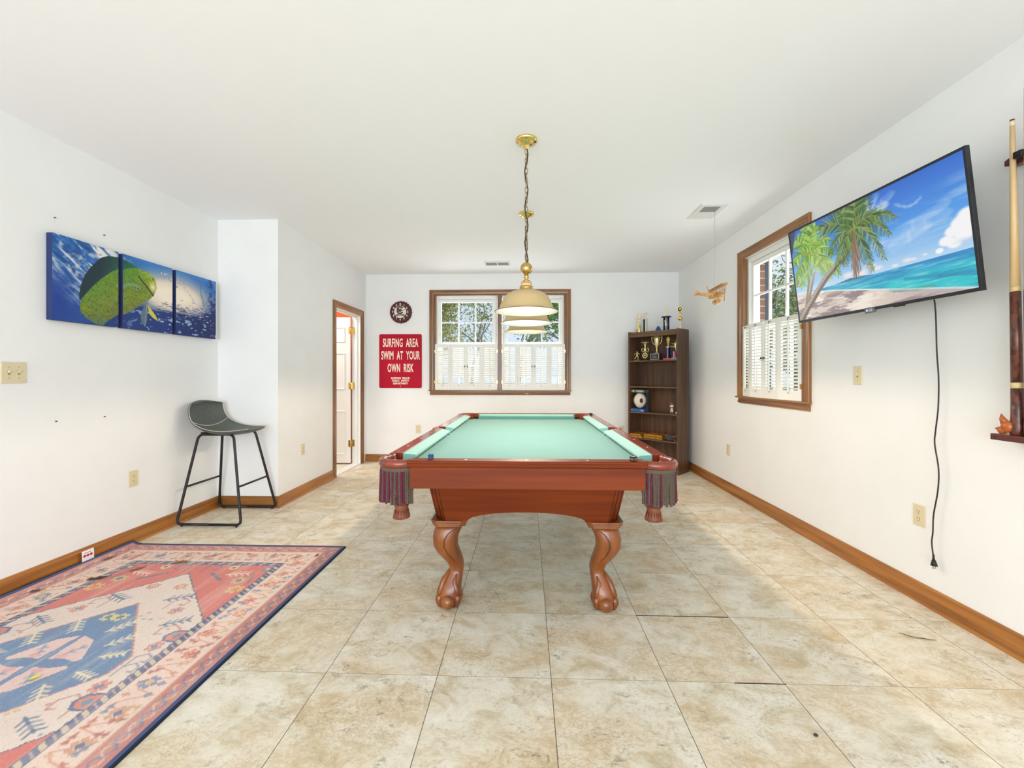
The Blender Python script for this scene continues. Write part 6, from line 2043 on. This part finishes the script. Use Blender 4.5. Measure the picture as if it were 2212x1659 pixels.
# ================================================================== TOY BIPLANE
m_balsa = mat('golden_balsa', (216, 164, 92), 0.5)
speckle(m_balsa, (190, 132, 66), 40, 4, 0.4, 0.7, (1, 0.1, 1))
m_balsa_d = mat('dark_balsa', (168, 112, 66), 0.5)
bp = thing('toy_biplane', 'golden wooden toy biplane hanging on a string near the right wall window', 'toy plane', (1.615, 3.72, 1.925), -0.06)
fu = MB()
rings = []
for x, h, w, zc in ((-0.125, 0.006, 0.004, 0.004), (-0.06, 0.013, 0.010, 0.000), (0.0, 0.020, 0.016, -0.003), (0.06, 0.024, 0.019, -0.004), (0.090, 0.022, 0.018, -0.004), (0.102, 0.014, 0.012, -0.004)):
    rings.append([(x, w * math.cos(a) * (1.0), zc + h * math.sin(a)) for a in [2 * PI * k / 10 for k in range(10)]])
fu.loft(rings)
part('fuselage', fu, m_balsa, bp)
def wing(z, x0, ch_, sp, dih=0.0):
    pr = [(0, 0), (0.004, 0.006), (ch_ * 0.35, 0.009), (ch_ * 0.8, 0.004), (ch_, 0.0), (ch_ * 0.5, -0.002)]
    rr = []
    for y, k in ((-sp, 0.7), (-sp + 0.015, 1.0), (0, 1.0), (sp - 0.015, 1.0), (sp, 0.7)):
        rr.append([(x0 - q * k - ch_ * (1 - k) / 2, y, z + n + dih * abs(y)) for q, n in pr])
    return MB().loft(rr, smooth=False)
part('upper_wing', wing(0.062, 0.085, 0.062, 0.165), m_balsa, bp)
part('lower_wing', wing(-0.014, 0.072, 0.058, 0.150, 0.03), m_balsa, bp)
for y in (-0.135, -0.10, -0.065, -0.035, 0.035, 0.065, 0.10, 0.135):
    for x in (0.072, 0.036):
        part('wing_strut', MB().cyl((x - 0.006, y * 0.95, -0.008), (x, y, 0.064), 0.0024, seg=6), m_balsa_d, bp)
part('tailplane', MB().box((-0.128, -0.045, 0.004), (-0.098, 0.045, 0.008)), m_balsa, bp, bevel=0.0015)
part('rudder', MB().prism([(-0.130, 0.004), (-0.095, 0.004), (-0.108, 0.036), (-0.126, 0.038), (-0.135, 0.022)], lambda u, w, n: (u, n, w), -0.002, 0.002), m_balsa, bp)
part('tail_skid', MB().tube([(-0.118, 0, 0.0), (-0.150, 0, -0.002)], 0.0018, 6), m_balsa_d, bp)
part('propeller', MB().prism([(-0.004, -0.055), (0.004, -0.050), (0.003, 0.0), (0.004, 0.050), (-0.004, 0.055), (-0.003, 0)], lambda u, w, n: (0.108 + n, u, -0.004 + w), 0, 0.004).cyl((0.100, 0, -0.004), (0.118, 0, -0.004), 0.006, 0.003, 10), m_balsa_d, bp)
for s in (-1, 1):
    w_ = part('wheel', MB().cyl((0.045, s * 0.040, -0.062), (0.045, s * 0.047, -0.062), 0.020, seg=18), m_balsa, bp)
    part('wheel_hub', MB().cyl((0.045, s * 0.047, -0.062), (0.045, s * 0.050, -0.062), 0.008, seg=10), m_balsa_d, w_)
    part('landing_strut', MB().cyl((0.045, s * 0.042, -0.062), (0.055, s * 0.012, -0.018), 0.0022, seg=6).cyl((0.045, s * 0.042, -0.062), (0.030, s * 0.012, -0.016), 0.0022, seg=6), m_balsa_d, bp)
part('axle', MB().cyl((0.045, -0.042, -0.062), (0.045, 0.042, -0.062), 0.0022, seg=6), m_balsa_d, bp)
part('pilot_head', MB().ball((0.0, 0, 0.028), 0.009, 10).cyl((0, 0, 0.012), (0, 0, 0.024), 0.005, seg=8), m_balsa_d, bp)
part('tail_gun', MB().tube([(-0.022, 0, 0.014), (-0.034, 0, 0.074)], 0.0022, 6), m_balsa_d, bp)
part('white_tab', MB().tube([(0.030, -0.02, -0.030), (0.050, -0.02, -0.045), (0.056, -0.02, -0.095)], 0.004, 6), mat('white_plastic', (236, 236, 240), 0.4), bp)
Mi = world_loc(bp).inverted()
a = Mi @ Vector((1.647, 3.722, 2.648))
b = Mi @ Vector((1.642, 3.722, 1.985))
part('hanging_string', MB().cyl(a, b, 0.0014, seg=6), mat('pale_string', (170, 168, 158), 0.7), bp)

# ================================================================== CUES AND RACK
m_rack = mat('dark_red_rack_wood', (88, 40, 36), 0.4, coat=0.2)
m_maple = mat('pale_maple', (222, 190, 140), 0.35)
speckle(m_maple, (206, 168, 112), 30, 4, 0.4, 0.7, (1, 1, 0.05))
m_butt = mat('carved_dark_wood', (110, 58, 38), 0.35, coat=0.3)
speckle(m_butt, (70, 34, 24), 55, 5, 0.44, 0.56, (1, 1, 0.6), bump=0.6)
m_ring = mat('cream_ring', (214, 192, 142), 0.35)
rk = thing('cue_rack', 'dark red wooden cue rack, a ledge and an upper clip, fixed to the right wall', 'cue rack', (XR, 1.65, 0.95))
lp = MB().prism([(2.020, 1.897), (2.119, 1.897), (2.119, 1.35), (2.020, 1.35)], lambda x, y, z: (x, y, z), 0.936, 0.963)
part('ledge', lp, m_rack, rk, world=True, bevel=0.003)
part('ledge_screw', MB().cyl((2.0195, 1.876, 0.949), (2.0210, 1.876, 0.949), 0.004, seg=10), mat('dark_screw', (50, 36, 34), 0.4, 0.5), rk, world=True)
up = [(1.893, 2.121), (1.893, 2.143), (1.868, 2.152), (1.855, 2.150), (1.847, 2.138), (1.838, 2.150), (1.800, 2.156), (1.790, 2.140), (1.782, 2.156), (1.40, 2.156), (1.40, 2.108), (1.85, 2.108)]
part('upper_clip', MB().prism(up, lambda y, z, n: (2.075 + n, y, z), 0.0, 0.044), m_rack, rk, world=True, bevel=0.002)
part('clip_stop', MB().box((2.042, 1.800, 2.122), (2.075, 1.832, 2.150)), m_black, rk, world=True, bevel=0.003)
def cue(label, y0, y1, z1, carved=True):
    t = thing('pool_cue', label, 'pool cue', (2.058, y0, 0.964), 0, 'cues standing in the rack')
    def P(z): 
        k = (z - 0.964) / (z1 - 0.964)
        return (2.052 + 0.010 * k, y0 + (y1 - y0) * k, z)
    L = z1 - 0.964
    part('shaft', MB().tube([P(1.588), P(1.588 + (z1 - 1.60) * 0.5), P(z1 - 0.030)], [0.0155, 0.0115, 0.0080], 14), m_maple, t, world=True)
    part('ferrule', MB().cyl(P(z1 - 0.030), P(z1 - 0.008), 0.0080, 0.0078, 12), mat('ivory_ferrule', (226, 208, 170), 0.4), t, world=True)
    part('tip', MB().tube([P(z1 - 0.008), P(z1 - 0.002), P(z1)], [0.0078, 0.0072, 0.004], 12), mat('leather_tip', (70, 48, 46), 0.8), t, world=True)
    part('joint_collar', MB().cyl(P(1.566), P(1.588), 0.0170, 0.0160, 14), m_ring, t, world=True)
    part('carved_forearm', MB().tube([P(1.184), P(1.566)], [0.0185, 0.0168], 16), m_butt, t, world=True)
    part('butt_ring', MB().cyl(P(1.160), P(1.184), 0.0195, seg=16), m_ring, t, world=True)
    part('butt_sleeve', MB().tube([P(0.964), P(0.985), P(1.06), P(1.160)], [0.022, 0.023, 0.0200, 0.0190], 16), m_butt, t, world=True)
cue('pale maple pool cue with carved dark butt, the whole cue in the wall rack', 1.821, 1.851, 2.302)
cue('pool cue at the right edge of the photo, mostly cut off, with higher tip', 1.772, 1.800, 2.404)
t = thing('carved_figure', 'small carved orange wooden head with a pointed horn on the ledge of the cue rack', 'figurine', (2.022, 1.860, 0.9635))
m_car = mat('orange_carved_wood', (172, 86, 26), 0.3, coat=0.2)
hd = MB().ball((0.012, -0.018, 0.034), 0.024, 24, sc=(0.8, 0.9, 1.1)).ball((0.008, 0.000, 0.016), 0.015, 20, sc=(0.8, 1.1, 0.9))
hd.tube([(0.012, -0.004, 0.012), (0.010, 0.010, 0.006)], [0.012, 0.006], 8)
part('head', hd, m_car, t)
part('horn', MB().tube([(0.012, -0.010, 0.046), (0.010, 0.000, 0.066), (0.008, 0.003, 0.086)], [0.015, 0.010, 0.002], 18), m_car, t)
part('jaw', MB().tube([(0.006, -0.006, 0.022), (0.002, 0.006, 0.024), (-0.002, 0.016, 0.022)], [0.010, 0.007, 0.003], 8), m_car, t)

# nails left in the left wall
for y, z, lab in ((2.443, 2.172, 'small rusty nail above the left end of the fish canvases'), (2.740, 2.166, 'small rusty nail above the join of the first two fish canvases'),
                  (2.450, 0.937, 'small rusty nail low on the left wall, farther from the stool'), (2.743, 0.937, 'small rusty nail low on the left wall, nearer to the stool')):
    o = part('wall_nail', MB().cyl((0, 0, 0), (0.010, 0, 0), 0.0035, seg=8), mat('rusty_nail', (110, 66, 44), 0.6, 0.4))
    o.location = (XL, y, z)
    tag(o, lab, 'nail', 'nails left in the left wall')

# ================================================================== OUTSIDE
m_grass = mat('lawn', (120, 140, 70), 1.0)
speckle(m_grass, (88, 110, 50), 2.0, 5)
o = part('lawn', MB().box((-30, -12, -0.45), (40, 60, -0.30)), m_grass)
o['kind'] = 'structure'
o = part('added_pale_ground', MB().box((-6, 6.3, -0.31), (12, 9.2, -0.22)).box((2.7, -2, -0.31), (12, 6.3, -0.22)), mat('pale_ground_tone', (228, 226, 220), 0.9))  # pale ground added to brighten the gaps between the shutter louvers
o['kind'] = 'structure'
m_brick = mat('brick', (150, 100, 70), 0.9)
def brick_material():
    t, b = nodes(m_brick)
    tc = t.nodes.new('ShaderNodeTexCoord')
    mp = t.nodes.new('ShaderNodeMapping')
    mp.inputs['Rotation'].default_value = (PI / 2, 0, 0)
    br = t.nodes.new('ShaderNodeTexBrick')
    br.inputs['Color1'].default_value = lin((176, 122, 84))
    br.inputs['Color2'].default_value = lin((134, 92, 66))
    br.inputs['Mortar'].default_value = lin((196, 190, 178))
    br.inputs['Scale'].default_value = 1.0
    br.inputs['Brick Width'].default_value = 0.21
    br.inputs['Row Height'].default_value = 0.076
    br.inputs['Mortar Size'].default_value = 0.006
    t.links.new(tc.outputs['Object'], mp.inputs[0])
    t.links.new(mp.outputs[0], br.inputs['Vector'])
    t.links.new(br.outputs[0], b.inputs['Base Color'])
brick_material()
chn = part('brick_chimney', MB().box((2.265, 4.66, -0.30), (2.600, 5.5, 3.4)), m_brick)
tag(chn, 'brown brick chimney stack outside the right wall window', 'chimney')
dsp = part('downspout', MB().box((2.602, 4.655, -0.30), (2.665, 4.72, 3.4)), mat('grey_downspout', (84, 92, 104), 0.5), None, bevel=0.006)
tag(dsp, 'dark grey downspout beside the brick chimney outside the right wall window', 'downspout')

def tree(label, x, y, H, r, rgb, leaves, seed, crown=(1.0, 1.0), z0=0.5, name='leafy_tree', leaf=0.09):
    R = random.Random(seed)
    t = thing(name, label, 'tree', (x, y, -0.30), 0, 'trees outside the windows')
    br = MB()
    tips = []
    def grow(p, d, L, rad, lev):
        pts = [p]
        q = p
        for k in range(4):
            d = (d + Vector((R.uniform(-0.25, 0.25), R.uniform(-0.25, 0.25), R.uniform(-0.08, 0.18)))).normalized()
            q = q + d * L / 4
            pts.append(q)
            if lev >= 1: tips.append((q, lev))
        br.tube(pts, [rad * (1 - 0.14 * k) for k in range(5)], 6 if lev else 9)
        if lev < 4:
            for k in range(3 if lev else 6):
                i = R.randint(1, 4) if lev else R.choice((2, 3, 3, 4, 4))
                a = R.uniform(0, 2 * PI)
                nd = (d * 0.55 + Vector((math.cos(a) * crown[0], math.sin(a) * crown[0], R.uniform(-0.1, 0.7) * crown[1]))).normalized()
                grow(pts[i], nd, L * R.uniform(0.50, 0.72), rad * 0.46, lev + 1)
    grow(Vector((0, 0, 0)), Vector((0, 0, 1)), H * z0, r, 0)
    part('trunk_and_branches', br, mat('grey_bark', (150, 140, 128), 0.9), t)
    lv = MB()
    cand = [q for q, l in tips if l >= 2] or [q for q, l in tips]
    for k in range(leaves):
        c = R.choice(cand) + Vector((R.gauss(0, 0.20), R.gauss(0, 0.20), R.gauss(0, 0.16)))
        a, b = R.uniform(0, 2 * PI), R.uniform(-0.9, 0.9)
        u = Vector((math.cos(a) * math.cos(b), math.sin(a) * math.cos(b), math.sin(b)))
        v = u.cross(Vector((R.uniform(-1, 1), R.uniform(-1, 1), R.uniform(-1, 1)))).normalized()
        l = leaf * R.uniform(0.6, 1.2)
        lv.add([c - u * l / 2, c + v * l * 0.28, c + u * l / 2, c - v * l * 0.28], [(0, 1, 2, 3)], R.randrange(3))
    if leaves:
        cs = [tuple(max(0, min(255, int(c * k))) for c in rgb) for k in (0.95, 1.15, 1.32)]
        ms = []
        for c in cs:
            m = mat('foliage_%d_%d_%d' % c, c, 0.8)
            ms.append(m)
        part('foliage', lv, ms, t)
    return t
tree('olive leaved open tree outside the left half of the far window', -2.2, 11.5, 6.2, 0.07, (190, 184, 106), 12000, 3, name='leafy_tree')
tree('nearly bare dark branched tree in the middle of the left far window', -1.9, 15.6, 7.4, 0.055, (190, 190, 118), 6000, 14, name='bare_tree')
tree('bright green dense tree outside the right half of the far window', 1.5, 10.8, 5.8, 0.10, (122, 158, 74), 15000, 5, name='leafy_tree', leaf=0.11)
tree('pale olive tree standing farther back behind the bare one', -4.6, 17.0, 8.6, 0.10, (200, 196, 130), 9000, 8, name='leafy_tree', leaf=0.12)
tree('green tree standing far back between the two halves of the far window', -0.4, 21.5, 9.0, 0.12, (150, 168, 104), 12000, 9, name='leafy_tree', leaf=0.13)
tree('bare branched tree outside the right wall window', 6.4, 10.4, 7.2, 0.06, (176, 178, 118), 3500, 22, name='bare_tree')
tree('rounded olive green tree low behind the right wall window', 9.6, 15.2, 6.6, 0.12, (164, 176, 116), 9000, 31, name='leafy_tree', leaf=0.13)
